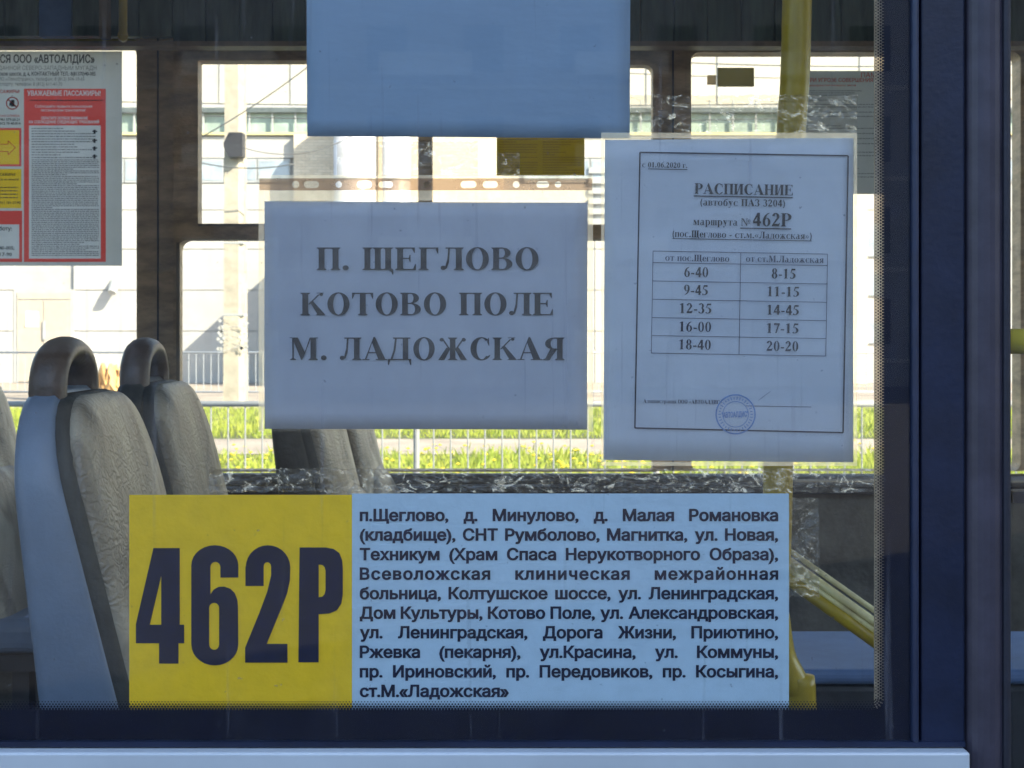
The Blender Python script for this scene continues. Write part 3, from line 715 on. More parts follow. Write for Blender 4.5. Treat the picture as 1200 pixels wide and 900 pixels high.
# far wall with its three windows
fw = [rrect(-5.15, 3.35, .45, 2.78),
      prect(-420, 160, 53, 552, WY, (12, 12, 12, 12)), prect(-1100, -470, 60, 552, WY, (12,) * 4), prect(-1800, -1150, 60, 552, WY, (12,) * 4),
      prect(205, 767, 70, 552, WY, (4, 4, 10, 4)), prect(810, 1196, 61, 552, WY, (10, 10, 10, 10)), prect(1260, 1700, 61, 552, WY, (10,) * 4)]
plate('far_wall', fw, WY, .06, M['wall_in'], BUS)
for (a, b, c, d) in ((-420, 160, 53, 552), (810, 1196, 61, 552), (-1100, -470, 60, 552), (-1800, -1150, 60, 552), (1260, 1700, 61, 552)):
    gm = MB(); gm.pbox(a - 8, b + 8, c - 8, d + 8, WY + .065, .004); gm.build('far_pane', M['glass_far'], BUS)
sash = plate('sash_frame', [prect(203, 769, 68, 553, WY - .012), prect(232, 490, 71, 263, WY - .012, (2, 2, 2, 2)), prect(506, 765, 76, 263, WY - .012, (2, 2, 9, 2)),
                            prect(209, 765, 281, 551, WY - .012, (2, 2, 2, 12))], WY - .012, .045, M['wall_in'], BUS)
gm = MB(); gm.pbox(210, 764, 72, 552, WY + .04, .004); gm.build('far_pane', M['glass_far'], sash)
gm = MB(); gm.pbox(206.5, 210.5, 284, 551, WY - .018, .006); gm.build('sash_edge', M['tan'], sash)
gm = MB(); gm.pbox(232, 490, 262, 265, WY - .018, .006); gm.build('sash_edge', M['wall_edge'], sash)
# pillar seams
for q in (184, 788):
    gm = MB(); gm.pbox(q, q + 1.6, -20, 552, WY - .004, .004); gm.build('pillar_seam', M['rubber'], BUS)
# cove above the windows, in boards
px = -420
while px < 1300:
    wdt = 39
    gm = MB(); gm.box(X(px, 2.1) + .002, X(px + wdt, 2.1) - .002, 2.08 + random.uniform(0, .004), 2.11, Z(42 if px < 180 else 50, 2.08), 2.775)
    blue = 50 < px + wdt / 2 < 100
    gm.build('cove_panel', M['cove_blue'] if blue else M['cove'], BUS); px += wdt
gm = MB(); gm.box(X(116, 2.05), X(126, 2.05), 2.05, 2.078, Z(44, 2.05), 2.77); gm.build('cove_strip', M['tan'], BUS)
gm = MB(); gm.box(-5.1, X(158, 2.28), 2.275, 2.295, Z(50, 2.28), Z(46, 2.28)); gm.build('window_head_trim', M['yellow'], BUS)
gm = MB(); gm.box(X(-420, 2.05), 3.3, 2.06, 2.11, Z(50.5, 2.08) - .012, Z(50.2, 2.08)); gm.build('cove_lip', M['wall_edge'], BUS)
# black sill rail and the panel below
gm = MB(); gm.tube([P(-420, 563, 2.24), P(1260, 565, 2.24)], .022, 14); gm.build('sill_rail', M['black_rail'], BUS, True)
gm = MB(); gm.box(-5.1, 3.3, 2.215, 2.298, Z(578, 2.24), Z(569, 2.24)); gm.build('sill_ledge', M['black_rail'], BUS)
gm = MB(); gm.box(-5.1, 3.3, 2.26, 2.298, .46, Z(579, 2.26)); gm.build('lower_lining', M['panel_grey'], BUS)
# wheel box with soft blue lid at right
gm = MB()
YA, YB = .95, 1.18
prof = [P(900, 742, YA), P(1180, 744, YA)]
gm.box(X(905, YA), X(1400, YA), YA, YB, .46, Z(803, YA)); bevel(gm.build('wheel_box', mat('dark_box_vinyl', (.03, .033, .04), .5, .3, 20, .1, 80), BUS), .01)
gm = MB(); gm.box(X(900, YA), X(1410, YA), YA - .02, YB + .05, Z(800, YA) , Z(793, YA)+.015); bevel(gm.build('box_lid', mat('blue_vinyl', (.12, .20, .38), .6, .2, 8, .05, 100), BUS), .012, 4)

# ------------------------------------------------------------------ seats
def outline(wd, h, rt, rb, n=7):
    return rrect(-wd / 2, wd / 2, 0, h, (rb, rb, rt, rt), n)       # (y, z)
def pillow(name, out, layers, m, parent, bend, cz, back=True):
    """layers: (scale-in distance, x). outline rings joined along x"""
    mb = MB(); n = len(out); ymax = max(p[0] for p in out); zmax = max(p[1] for p in out)
    for (ins, x) in layers:
        fy = max(0.001, 1 - ins / ymax); fz = max(.001, 1 - ins / (zmax / 2))
        for (y, z) in out:
            yy = y * fy; zz = cz + (z - cz) * fz
            mb.v.append((x + bend(x, zz), yy, zz))
    for i in range(len(layers) - 1):
        for k in range(n):
            a = i * n + k; b = i * n + (k + 1) % n
            mb.f.append((a, b, b + n, a + n))
    mb.f.append(tuple(range(n))[::-1]); mb.f.append(tuple((len(layers) - 1) * n + k for k in range(n)))
    me = bpy.data.meshes.new(name); me.from_pydata(mb.v, [], mb.f); me.materials.append(m)
    for p in me.polygons: p.use_smooth = True
    o = bpy.data.objects.new(name, me); COL.objects.link(o); o.parent = parent
    bm_ = bmesh.new(); bm_.from_mesh(me); bmesh.ops.recalc_face_normals(bm_, faces=bm_.faces); bm_.to_mesh(me); bm_.free()
    return o
def make_seat(loc, label):
    s = thing('bus_chair', loc, label, 'bus seat', 'passenger seats in the bus')
    BH = 0.66; Z0 = .88 - loc[2]
    def lean(y, z): return (BH - z) * .235 + .028 * math.exp(-((z - .24) / .15) ** 2)
    def leanb(x, z): return (BH - z) * (.115 + .14 * min(1, max(0, x / .022)))
    sh = pillow('back_shell', outline(.41, BH, .13, .03), [(.02, -.022), (.004, -.015), (0, -.004), (0, .019), (.006, .023)], M['shell'], s, leanb, BH / 2)
    sh.location = (0, 0, Z0)
    side = pillow('cushion_side', outline(.400, BH - .006, .125, .03), [(.004, .020), (0, .024), (0, .036), (.004, .042), (.008, .045)], M['side_and_shaded_shell'], s, lambda x, z: leanb(x, z) * .5 + lean(x, z) * .5, BH / 2)
    side.location = (0, 0, Z0)
    out = outline(.390, BH - .018, .118, .03, 9)
    lay = [(.0, .038), (.0, .046), (.003, .052), (.009, .057), (.022, .061), (.045, .063), (.08, .064), (.11, .064), (.14, .062), (.165, .061), (.185, .060)]
    cu = pillow('back_cushion', out, lay, M['seat_face'], s, lean, BH / 2 + .01)
    cu.location = (0, 0, Z0 + .009)
    lb = pillow('lumbar_cushion', outline(.375, .41, .13, .03, 9), [(.0, .040), (.0, .058), (.004, .066), (.014, .073), (.03, .076), (.06, .077), (.10, .077), (.14, .076), (.17, .075)], M['seat_face'], s, lean, .2)
    lb.location = (0, 0, Z0)
    # loop handle
    hb = MB(); pts = []
    for k in range(15):
        a = math.pi * k / 14
        pts.append(Vector((.008, -.02 - .082 * math.cos(a), Z0 + BH - .005 + .055 * math.sin(a) ** .8)))
    pts = [Vector((.012, -.103, Z0 + BH - .08))] + pts + [Vector((.012, .063, Z0 + BH - .08))]
    n = 14; base = []
    for i, p in enumerate(pts):
        d = (pts[min(i + 1, len(pts) - 1)] - pts[max(0, i - 1)]).normalized(); a = Vector((1, 0, 0)); b = d.cross(a).normalized()
        for k in range(n): base.append(p + a * .024 * math.cos(2 * math.pi * k / n) + b * .017 * math.sin(2 * math.pi * k / n))
    fs = []
    for i in range(len(pts) - 1):
        for k in range(n): fs.append((i * n + k, i * n + (k + 1) % n, (i + 1) * n + (k + 1) % n, (i + 1) * n + k))
    me = bpy.data.meshes.new('grab_handle'); me.from_pydata([tuple(v) for v in base], [], fs); me.materials.append(M['handle'])
    for p in me.polygons: p.use_smooth = True
    ho = bpy.data.objects.new('grab_handle', me); COL.objects.link(ho); ho.parent = s
    # seat squab
    sq = MB(); sq.box(.10, .52, -.205, .205, Z0 - .01, Z0 + .075)
    o = sq_o = bpy.data.objects.new('seat_cushion', None) if False else None
    me = bpy.data.meshes.new('seat_cushion'); me.from_pydata(sq.v, [], sq.f); me.materials.append(M['shell'])
    o = bpy.data.objects.new('seat_cushion', me); COL.objects.link(o); o.parent = s; bevel(o, .03, 4)
    lg = MB(); lg.box(.12, .50, -.19, .19, Z0 - .05, Z0 - .012); lg.box(.22, .26, -.15, -.11, 0, Z0 - .05); lg.box(.22, .26, .11, .15, 0, Z0 - .05); lg.box(.42, .46, -.15, -.11, 0, Z0 - .05); lg.box(.42, .46, .11, .15, 0, Z0 - .05)
    me = bpy.data.meshes.new('seat_frame'); me.from_pydata(lg.v, [], lg.f); me.materials.append(M['steel'])
    o = bpy.data.objects.new('seat_frame', me); COL.objects.link(o); o.parent = s
    return s
def copy_tree(o, parent=None):
    c = o.copy(); COL.objects.link(c); c.parent = parent
    for ch in list(o.children): copy_tree(ch, c)
    return c
FL = .45
seat = make_seat((-.600, .555, FL), 'front left seat nearest the window with blue shell side and wrinkled leather back')
kids = list(seat.children)
for loc, lab in (((-.620, 1.005, FL), 'seat just behind the nearest one, right of its grab handle, wrinkled leather back'),
                 ((-.475, 1.62, FL), 'seat with dark side showing below the large place name notice'),
                 ((-.465, 2.06, FL), 'pale seat by the far window, just right of the dark sided one below the notice'),
                 ((-1.40, 2.05, FL), 'seat cut by the left edge of the photo with a paper on it')):
    c = copy_tree(seat); c.location = loc; c['label'] = lab; c.rotation_euler.z = R(4) if loc[1] < 1.3 else 0
    if True:
        for ch in c.children:
            if ch.name.startswith('back_shell'): ch.material_slots[0].link = 'OBJECT'; ch.material_slots[0].material = M['side_and_shaded_shell']  # shells out of the skylight get their shade as a darker colour
seat.rotation_euler.z = R(4)
m_ = MB(); z = FL + .43 + .078
m_.add([(-1.13, 1.84, z + .004), (-.86, 1.82, z + .002), (-.84, 2.1, z + .012), (-1.1, 2.14, z + .03), (-1.13, 1.84, z + .003), (-.86, 1.82, z + .001), (-.84, 2.1, z + .011), (-1.1, 2.14, z + .029)],
       [(0, 1, 2, 3), (7, 6, 5, 4), (0, 4, 5, 1), (1, 5, 6, 2), (2, 6, 7, 3), (3, 7, 4, 0)])
tag(m_.build('paper_sheet', M['paper']), 'loose white paper lying on the seat at far left', 'paper')

# ------------------------------------------------------------------ grab poles
def bez(pts, n=8):
    out = []; P_ = [Vector(p) for p in pts]; P_ = [P_[0]] + P_ + [P_[-1]]
    for i in range(1, len(P_) - 2):
        for k in range(n):
            t = k / n; a, b, c, d = P_[i - 1:i + 3]
            out.append(.5 * ((2 * b) + (-a + c) * t + (2 * a - 5 * b + 4 * c - d) * t * t + (-a + 3 * b - 3 * c + d) * t ** 3))
    out.append(P_[-2]); return out
YP = .55
t_ = thing('grab_pole', (X(912, YP), YP, FL), 'yellow upright grab pole behind the timetable sheet', 'grab pole')
m_ = MB(); m_.tube(bez([P(945, -700, YP), P(934, 0, YP), P(927, 160, YP), P(914, 400, YP), P(911, 600, YP), P(906, 730, YP)]), .0195, 20); m_.build('tube', M['yellow'], t_, True)
m_ = MB(); m_.tube(bez([P(906, 720, YP), P(914, 770, YP), P(930, 805, YP), P(938, 850, YP), P(940, 1400, YP)]), .0215, 20); m_.build('foot_tube', M['yellow'], t_, True)
t_ = thing('handrail', P(1030, 745, 1.0), 'sloping pair of yellow handrails by the route board, lower right of the window', 'handrail')
M['rail_y'] = mat('highlight_cream_rail', (.98, .78, .40), .18, .35, 20, .05, 80)  # light cream stands in for sun highlights along the upper rails
for (a, b, r, mm) in (((870, 606), (1075, 751), .0040, 'rail_y'), ((870, 618), (1075, 765), .0062, 'rail_y'), ((870, 628), (1075, 774), .0045, 'rail_y'), ((870, 639), (1075, 786), .0105, 'yellow')):
    m_ = MB(); m_.tube([P(a[0], a[1], .80), P(b[0], b[1], .62)], r, 14); m_.build('tube', M[mm], t_, True)
m_ = MB(); m_.tube([P(927, 778, .5), P(931, 778, .5)], .012, 12); 
t_ = MB(); t_.tube([P(1178, 400, .05), P(1420, 400, .05)], .012, 16); o = t_.build('door_grab_bar', M['bar_yellow'], None, True)
tag(o, 'short horizontal yellow bar at the right edge inside the door glass', 'grab bar')
t_ = MB(); t_.tube([P(145, -60, 1.9), P(144, 41, 1.9)], .010, 12); t_.tube([P(144, 41, 1.9), P(144, 44, 2.05)], .012, 12)
tag(t_.build('hanging_strap', M['yellow'], None, True), 'thin yellow strap hanging from the ceiling above the left poster', 'strap')

# ------------------------------------------------------------------ things stuck on the far window
YS = WY + .030
def card(name, px0, px1, py0, py1, Y, m, parent, d=.0008):
    m_ = MB(); m_.pbox(px0, px1, py0, py1, Y, d); return m_.build(name, m, parent)
PO = thing('notice_board', P(0, 312, WY - .02), 'grey passenger information poster with red and yellow panels on the left far window', 'poster')
yp = WY - .004
inner = [(28, 124, 104, 307), (-60, 25, 150, 195), (-60, 25, 198, 244), (-60, 26, 247, 307)]
px_fill('backing', [rloop(-150, 143, 60, 311.5)], yp, M['poster'], PO, [rloop(*q) for q in inner])
white = sans_px('УВАЖАЕМЫЕ ПАССАЖИРЫ!', 32, 112, 5.8, 86, .03) + sans_px('Соблюдайте правила пользования', 41, 126, 3, 67, .01) + sans_px('пассажирским транспортом!', 48, 130.5, 3, 52, .01) + \
    sans_px('ОБРАТИТЕ ОСОБОЕ ВНИМАНИЕ', 48, 140, 3.3, 55, .03) + sans_px('НА СОБЛЮДЕНИЕ СЛЕДУЮЩИХ ТРЕБОВАНИЙ', 34, 144.5, 3.3, 82, .03)
px_fill('red_panel', [rloop(28, 124, 104, 307)], yp, M['poster_red'], PO, [rloop(34, 118, 147, 303)] + white)
px_fill('panel_lettering', white, yp, M['poster_wh'], PO)
px_fill('text_panel', [rloop(34, 118, 147, 303)], yp, M['poster_wh'], PO)
px_fill('arrow_panel_edge', [rloop(-60, 25, 150, 195)], yp, M['poster_red'], PO, [rloop(-56, 22.5, 152.5, 192.5)])
px_fill('arrow_panel', [rloop(-56, 22.5, 152.5, 192.5)], yp, M['poster_yel'], PO)
px_fill('yellow_panel', [rloop(-60, 25, 198, 244)], yp, M['poster_yel'], PO)
px_fill('contact_panel_edge', [rloop(-60, 26, 247, 307)], yp, M['poster_red'], PO, [rloop(-56, 22.5, 263, 303)])
px_fill('contact_panel', [rloop(-56, 22.5, 263, 303)], yp, M['poster_wh'], PO)
yt = yp - .0012
m_ = MB()
put_sans(m_, 'СЯ ООО «АВТОАЛДИС»', 0, 73.5, 9.5, yt, 111, .03)
put_sans(m_, 'инское шоссе, д. 6, КОНТАКТНЫЙ ТЕЛ.: 8(81370)40-005', -6, 88.6, 4.6, yt, 118, .03)
m_.build('heading_lettering', M['poster_ink'], PO)
m_ = MB()
put_sans(m_, 'ДАННОЙ СЕВЕРО-ЗАПАДНЫМ МУГАДН', -2, 82, 5, yt, 115, .0)
put_sans(m_, 'ЛО «Ленобтранс», телефон: 8 (812) 504-10-65', -2, 94.5, 4.3, yt, 101, .0)
put_sans(m_, 'нспорту, телефон: 8 (812) 611-41-70', -3, 100.5, 4.3, yt, 76, .0)
m_.build('address_lettering', M['poster_ink_gr'], PO)
m_ = MB()
put_sans(m_, 'САЖИРЫ!', 0, 109, 3.8, yt, 23, .03)
put_sans(m_, 'НАЯ СЛУЖБА', 0, 137, 2.6, yt, 23, .02)
m_.build('red_lettering', M['poster_red'], PO)
m_ = MB()
put_sans(m_, '981 579-25-21', 0, 141.5, 3, yt, 23, .03); put_sans(m_, '812 70 40-814', 0, 146, 3, yt, 24, .03)
put_sans(m_, 'САЖИРЫ!', 0, 206, 3.2, yt, 18, .03); put_sans(m_, 'ли не заплатил', 0, 211.5, 2.5, yt, 22, .03); put_sans(m_, '911 101-17-90', 0, 239, 3.2, yt, 24, .03)
put_sans(m_, 'боту:', -1, 270, 4.6, yt, 15, .03); put_sans(m_, '40-005;', -1, 292.5, 4.2, yt, 18, .03); put_sans(m_, '17-90', 0, 300, 4.2, yt, 14, .03)
m_.build('contact_lettering', M['poster_ink'], PO)
# fine print: rows of small illegible words
def fineprint(mb, px0, px1, py0, py1, step, hgt, Y, fill=.93, brk=.12):
    y = py0
    while y < py1:
        x = px0; xe = px1 if random.random() > brk else px0 + (px1 - px0) * random.uniform(.3, .8)
        while x < xe - 1:
            wl = random.uniform(1.2, 4.5); wl = min(wl, xe - x)
            mb.pbox(x, x + wl, y, y + hgt, Y, .0002); x += wl + random.uniform(.5, .9)
        y += step
m_ = MB(); fineprint(m_, 37, 112, 150, 185, 3.1, 1.0, yt, brk=.3); fineprint(m_, 37, 116, 187, 300, 2.15, .9, yt); fineprint(m_, 0, 21, 219, 232, 4, 1.2, yt); fineprint(m_, 35, 120, 117, 119, 3, 1.2, yt)
o = m_.build('fine_print', M['poster_ink_gr'], PO); tag(o, kind='stuff')
m_ = MB()
for yy in (152, 162.5, 171.5, 181):
    m_.pbox(109.5, 112, yy, yy + 5, yt, .0002); m_.pbox(108.2, 114, yy + 1.2, yy + 2.6, yt - .0003, .0002)
m_.build('pictograms', M['poster_ink'], PO)
def ring(mb, px, py, r0, r1, Y, n=32, a0=0, a1=360):
    for k in range(n):
        a, b = R(a0 + (a1 - a0) * k / n), R(a0 + (a1 - a0) * (k + 1) / n)
        mb.poly([P(px + r0 * math.cos(a), py + r0 * math.sin(a), Y), P(px + r1 * math.cos(a), py + r1 * math.sin(a), Y), P(px + r1 * math.cos(b), py + r1 * math.sin(b), Y), P(px + r0 * math.cos(b), py + r0 * math.sin(b), Y)])
m_ = MB(); ring(m_, 14.5, 121, 6.3, 7.6, yt); m_.poly([P(9, 117, yt - .0004), P(10, 116, yt - .0004), P(20, 125, yt - .0004), P(19, 126, yt - .0004)]); m_.build('prohibition_sign', M['poster_red'], PO)
m_ = MB(); m_.pbox(13, 17, 117, 125, yt + .0002, .0002); m_.pbox(11, 15, 120, 124, yt + .0003, .0001); m_.build('prohibition_symbol', M['poster_ink_gr'], PO)
m_ = MB()
ar = [(0, 169), (9.5, 169), (9.5, 165), (18, 173), (9.5, 181.5), (9.5, 177.5), (0, 177.5)]
for i in range(6):
    (a, b), (c, d) = ar[i], ar[i + 1]; L_ = math.hypot(c - a, d - b); nx, ny = -(d - b) / L_ * .45, (c - a) / L_ * .45; y_ = yt - i * 2e-5
    m_.poly([P(a + nx, b + ny, y_), P(c + nx, d + ny, y_), P(c - nx, d - ny, y_), P(a - nx, b - ny, y_)])
m_.build('arrow_outline', M['poster_red'], PO)

PR = thing('safety_leaflet', P(980, 228, WY - .02), 'grey safety memo sheet with red heading on the right far window', 'poster')
card('backing', 941, 1075, 83, 227.5, yp, M['poster'], PR)
m_ = MB(); put_sans(m_, 'ПАМЯТКА', 1009, 90.5, 5.4, yt, 40, .01); put_sans(m_, 'ПРИ УГРОЗЕ СОВЕРШЕНИЯ', 945, 96, 4.6, yt, 78, .02); put_sans(m_, 'террористического акта', 943, 101, 2.2, yt, 60, .02); m_.build('heading_lettering', M['poster_red'], PR)
m_ = MB()
for yy in (106, 108.5, 111, 117, 122, 125, 131, 136, 147, 150, 156, 162, 168, 178, 182, 197, 203, 207, 218, 222):
    fineprint(m_, 944, 1066, yy, yy + 1, 2, .8, yt, brk=.4)
tag(m_.build('fine_print', M['poster_ink_gr'], PR), kind='stuff')

OL = thing('yellow_notice', P(633, 208, WY - .02), 'olive yellow sheet of small print on the middle far window', 'poster')
card('sheet', 582, 685, 120, 206, yp - .02, M['olive'], OL)
m_ = MB()
for yy in range(124, 204, 3):
    fineprint(m_, 585, 630, yy, yy + 1, 2, .9, yp - .0215, brk=.3); fineprint(m_, 636, 682, yy, yy + 1, 2, .9, yp - .0215, brk=.3)
tag(m_.build('fine_print', M['olive_ink'], OL), kind='stuff')
bs = MB(); bs.pbox(841, 884, 79, 101.5, WY + .055, .006); o = bevel(bs.build('window_sticker', mat('dark_sticker', (.42, .36, .18), .6, .3, 30, trans=.8)), .004); tag(o, 'dark olive sticker on the right far window between the pillar and yellow pole', 'sticker')
bs = MB(); bs.pbox(829, 839, 88, 99, WY + .055, .006); o = bs.build('window_sticker', mat('tan_sticker', (.75, .60, .40), .6, .3, 30, trans=.8)); tag(o, 'small tan sticker just left of the dark olive one', 'sticker')

# ------------------------------------------------------------------ sheets on the near window
# blank sheet at the top
t_ = thing('blank_sheet', P(548, 161, .012), 'blank paper sheet, skylight blue in its colour, hanging at the top of the window', 'paper sheet')
def wavy(name, quad, Y, m, parent, nx=18, nz=14, amp=.0006, seed=0, d=.0004):
    """paper with a faint warp: quad = pixel corners TL, TR, BR, BL"""
    rnd = random.Random(seed); ph = [rnd.uniform(0, 6.28) for _ in range(4)]; mb = MB()
    for s_ in (0, 1):
        for j in range(nz + 1):
            for i in range(nx + 1):
                u, v = i / nx, j / nz
                px = (quad[0][0] * (1 - u) + quad[1][0] * u) * (1 - v) + (quad[3][0] * (1 - u) + quad[2][0] * u) * v
                py = (quad[0][1] * (1 - u) + quad[1][1] * u) * (1 - v) + (quad[3][1] * (1 - u) + quad[2][1] * u) * v
                w_ = amp * (math.sin(u * 5 + ph[0]) * math.cos(v * 4 + ph[1]) + .5 * math.sin(u * 9 - v * 6 + ph[2]))
                p = P(px, py, Y); mb.v.append((p[0], Y + w_ + s_ * d, p[2]))
    n = (nx + 1) * (nz + 1)
    for j in range(nz):
        for i in range(nx):
            a = j * (nx + 1) + i; mb.f.append((a, a + nx + 1, a + nx + 2, a + 1)); mb.f.append((a + n, a + n + 1, a + n + nx + 2, a + n + nx + 1))
    edge = [i for i in range(nx + 1)] + [j * (nx + 1) + nx for j in range(1, nz + 1)] + [nz * (nx + 1) + i for i in range(nx - 1, -1, -1)] + [j * (nx + 1) for j in range(nz - 1, 0, -1)]
    for a, b in zip(edge, edge[1:] + edge[:1]): mb.f.append((a, b, b + n, a + n))
    return mb.build(name, m, parent, True)
wavy('sheet', ((359, -110), (739, -110), (738, 162), (360, 159.5)), .0105, M['paper3'], t_)
m_ = MB(); m_.pbox(358.2, 738.6, -112, 163.6, .0135, .0002); m_.build('clear_backing', M['sleeve'], t_)

# place name notice in a punched sleeve
t_ = thing('destination_notice', P(500, 505, .012), 'landscape paper notice in a punched plastic sleeve listing three place names in capitals', 'notice')
m_ = MB(); m_.pbox(303, 695, 209, 505.5, .0068, .0002); m_.build('sleeve_front', M['sleeve'], t_)
lo = [prect(304, 694, 209, 223, .0064)]
for (c, r, wd) in ((346.5, 4.3, 0), (365, 4.3, 9), (397, 3.8, 0), (427, 4.3, 9), (452, 4.0, 9), (500, 3.6, 0), (549, 4.3, 10), (574.5, 4.3, 9), (605, 4.0, 0), (636, 4.0, 7), (654, 3.8, 0)):
    s_ = K * (CAMD + .0064); pts = []
    for k in range(20):
        a = 2 * math.pi * k / 20; ox = (wd / 2 if math.cos(a) > 0 else -wd / 2)
        pts.append((X(c, .0064) + (ox + r * math.cos(a)) * s_, Z(216.2, .0064) + r * math.sin(a) * s_))
    lo.append(pts[::-1])
plate('punched_strip', lo, .0062, .0003, M['strip'], t_)
for (a, b, c, d) in ((303, 695, 205, 209), (303, 309.5, 223.3, 505.5), (688.8, 695, 223.3, 505.5), (309.8, 688.5, 223.3, 235)):
    m_ = MB(); m_.pbox(a, b, c, d, .0064, .0002); m_.build('sleeve_weld', M['weld'], t_)
wavy('sheet', ((310, 236), (688.5, 237.5), (688, 503.5), (310, 502.5)), .0105, M['paper'], t_, amp=.0005, seed=3)
for txt, px, w_, py in (('П. ЩЕГЛОВО', 371, 260, 316.5), ('КОТОВО ПОЛЕ', 352, 296, 369.5), ('М. ЛАДОЖСКАЯ', 339.5, 322, 422)):
    m_ = MB(); put_serif(m_, txt, px, py, 26.5, .0094, w_, 0, .02); m_.build('text_line', M['ink'], t_)

# timetable
t_ = thing('timetable', P(855, 547, .012), 'bordered timetable sheet with two columns of departure times in a clear sleeve', 'timetable')
m_ = MB(); m_.pbox(704.5, 1004.5, 155.5, 546, .0068, .0002); m_.build('sleeve_front', M['sleeve'], t_)
for (a, b, c, d) in ((704.5, 1004.5, 155.5, 162), (1000.5, 1004.5, 162.3, 541), (704.5, 1004.5, 541.3, 546), (704.5, 708, 162.3, 541)):
    m_ = MB(); m_.pbox(a, b, c, d, .0064, .0002); m_.build('sleeve_weld', M['weld'], t_)
wavy('sheet', ((709, 164), (1000, 161.5), (1000, 542), (707, 539)), .0105, M['paper2'], t_, amp=.0005, seed=5)
YT = .0094
m_ = MB()
def ln(x0, y0, x1, y1, wd, Y):
    L_ = math.hypot(x1 - x0, y1 - y0); nx, ny = -(y1 - y0) / L_ * wd / 2, (x1 - x0) / L_ * wd / 2
    m_.poly([P(x0 + nx, y0 + ny, Y), P(x1 + nx, y1 + ny, Y), P(x1 - nx, y1 - ny, Y), P(x0 - nx, y0 - ny, Y)])
fr = [(750, 178.5), (994, 182.5), (988, 507), (744, 501.5)]
for k in range(4): ln(*fr[k], *fr[(k + 1) % 4], 1.7, YT - k * 1e-5)
m_.build('border_line', M['ink_navy'], t_)
A = 1.0
def rp(px, py):     # page frame: upright page coordinates turned by A about the sheet's centre
    a = R(A); dx, dy = px - 868, py - 343
    return 868 + dx * math.cos(a) - dy * math.sin(a), 343 + dx * math.sin(a) + dy * math.cos(a)
m_ = MB()
tb = [296, 309.5, 331, 352.5, 374, 395, 415.5]
n_ = 0
for yy in tb:
    a = rp(764.5, yy); b = rp(969, yy); ln(*a, *b, .7, YT - n_ * 1e-5); n_ += 1
for xx in (764.5, 867.3, 969):
    a = rp(xx, tb[0]); b = rp(xx, tb[-1]); ln(*a, *b, .7, YT - n_ * 1e-5); n_ += 1
m_.build('table_grid', M['ink_soft'], t_)
def row(txt, px, py, cap, wd, mm='ink_soft', ul=None):
    global m_
    m_ = MB(); a = rp(px, py); put_serif(m_, txt, a[0], a[1], cap, YT, wd, A, .02)
    if ul: ln(*rp(ul[0], py + ul[2]), *rp(ul[1], py + ul[2]), ul[3], YT - 9e-5)
    m_.build('text_line', M[mm], t_)
row('с 01.06.2020 г.', 750, 198, 6.2, 53, 'ink', (757, 803, 1.8, .8))
row('РАСПИСАНИЕ', 812, 228, 12.4, 115, 'ink', (811, 927, 2.6, 1.3))
row('(автобус ПАЗ 3204)', 819, 241.5, 8.2, 99, 'ink')
row('маршрута', 811, 264.5, 8.6, 52, 'ink')
row('№', 867, 264.5, 8.6, 11, 'ink', (866, 926, 2.8, 1.2))
row('462Р', 881, 264.5, 15.5, 45, 'ink')
row('(пос.Щеглово - ст.м.«Ладожская»)', 787, 279, 8.0, 163, 'ink', (787, 950, 1.9, .8))
row('от пос.Щеглово', 779, 307, 7.6, 75, 'ink_soft')
row('от ст.М.Ладожская', 873.5, 306.5, 7.6, 91, 'ink_soft')
for k, (l, r) in enumerate((('6-40', '8-15'), ('9-45', '11-15'), ('12-35', '14-45'), ('16-00', '17-15'), ('18-40', '20-20'))):
    y = (325.5, 346.5, 368, 389.5, 410.5)[k]
    wl = 28 if len(l) == 4 else 37; wr = 28 if len(r) == 4 else 37
    row(l, 815.5 - wl / 2, y, 11.6, wl, 'ink_navy' if k > 2 else 'ink'); row(r, 918 - wr / 2, y, 11.6, wr, 'ink_navy' if k > 2 else 'ink')
row('Администрация ООО «АВТОАЛДИС»', 756, 474, 4.6, 92, 'ink_navy')
m_ = MB(); ln(*rp(876, 475.5), *rp(953, 475.5), .7, YT); ln(889, 469, 897, 463, .4, YT - 2e-5); ln(897, 463, 903, 458.5, .4, YT - 3e-5); m_.build('signature_line', M['ink_soft'], t_)
m_ = MB(); YQ = YT - 2e-4; ring(m_, 862, 485.5, 22.0, 23.6, YQ, 48); ring(m_, 862, 485.5, 14.6, 15.4, YQ, 36)
for k in range(34):
    a = R(k * 360 / 34); c = (862 + 18.8 * math.cos(a), 485.5 + 18.8 * math.sin(a)); ux, uy = math.cos(a), math.sin(a); h_ = random.uniform(1.0, 1.9)
    m_.poly([P(c[0] + ux * h_ + uy * .5, c[1] + uy * h_ - ux * .5, YQ), P(c[0] + ux * h_ - uy * .5, c[1] + uy * h_ + ux * .5, YQ), P(c[0] - ux * h_ - uy * .5, c[1] - uy * h_ + ux * .5, YQ), P(c[0] - ux * h_ + uy * .5, c[1] - uy * h_ - ux * .5, YQ)])
put_sans(m_, '"АВТОАЛДИС"', 846, 489.5, 6.2, YQ - 1e-4, 31, .04, ang=-3)
m_.build('round_stamp', M['ink_blue'], t_)

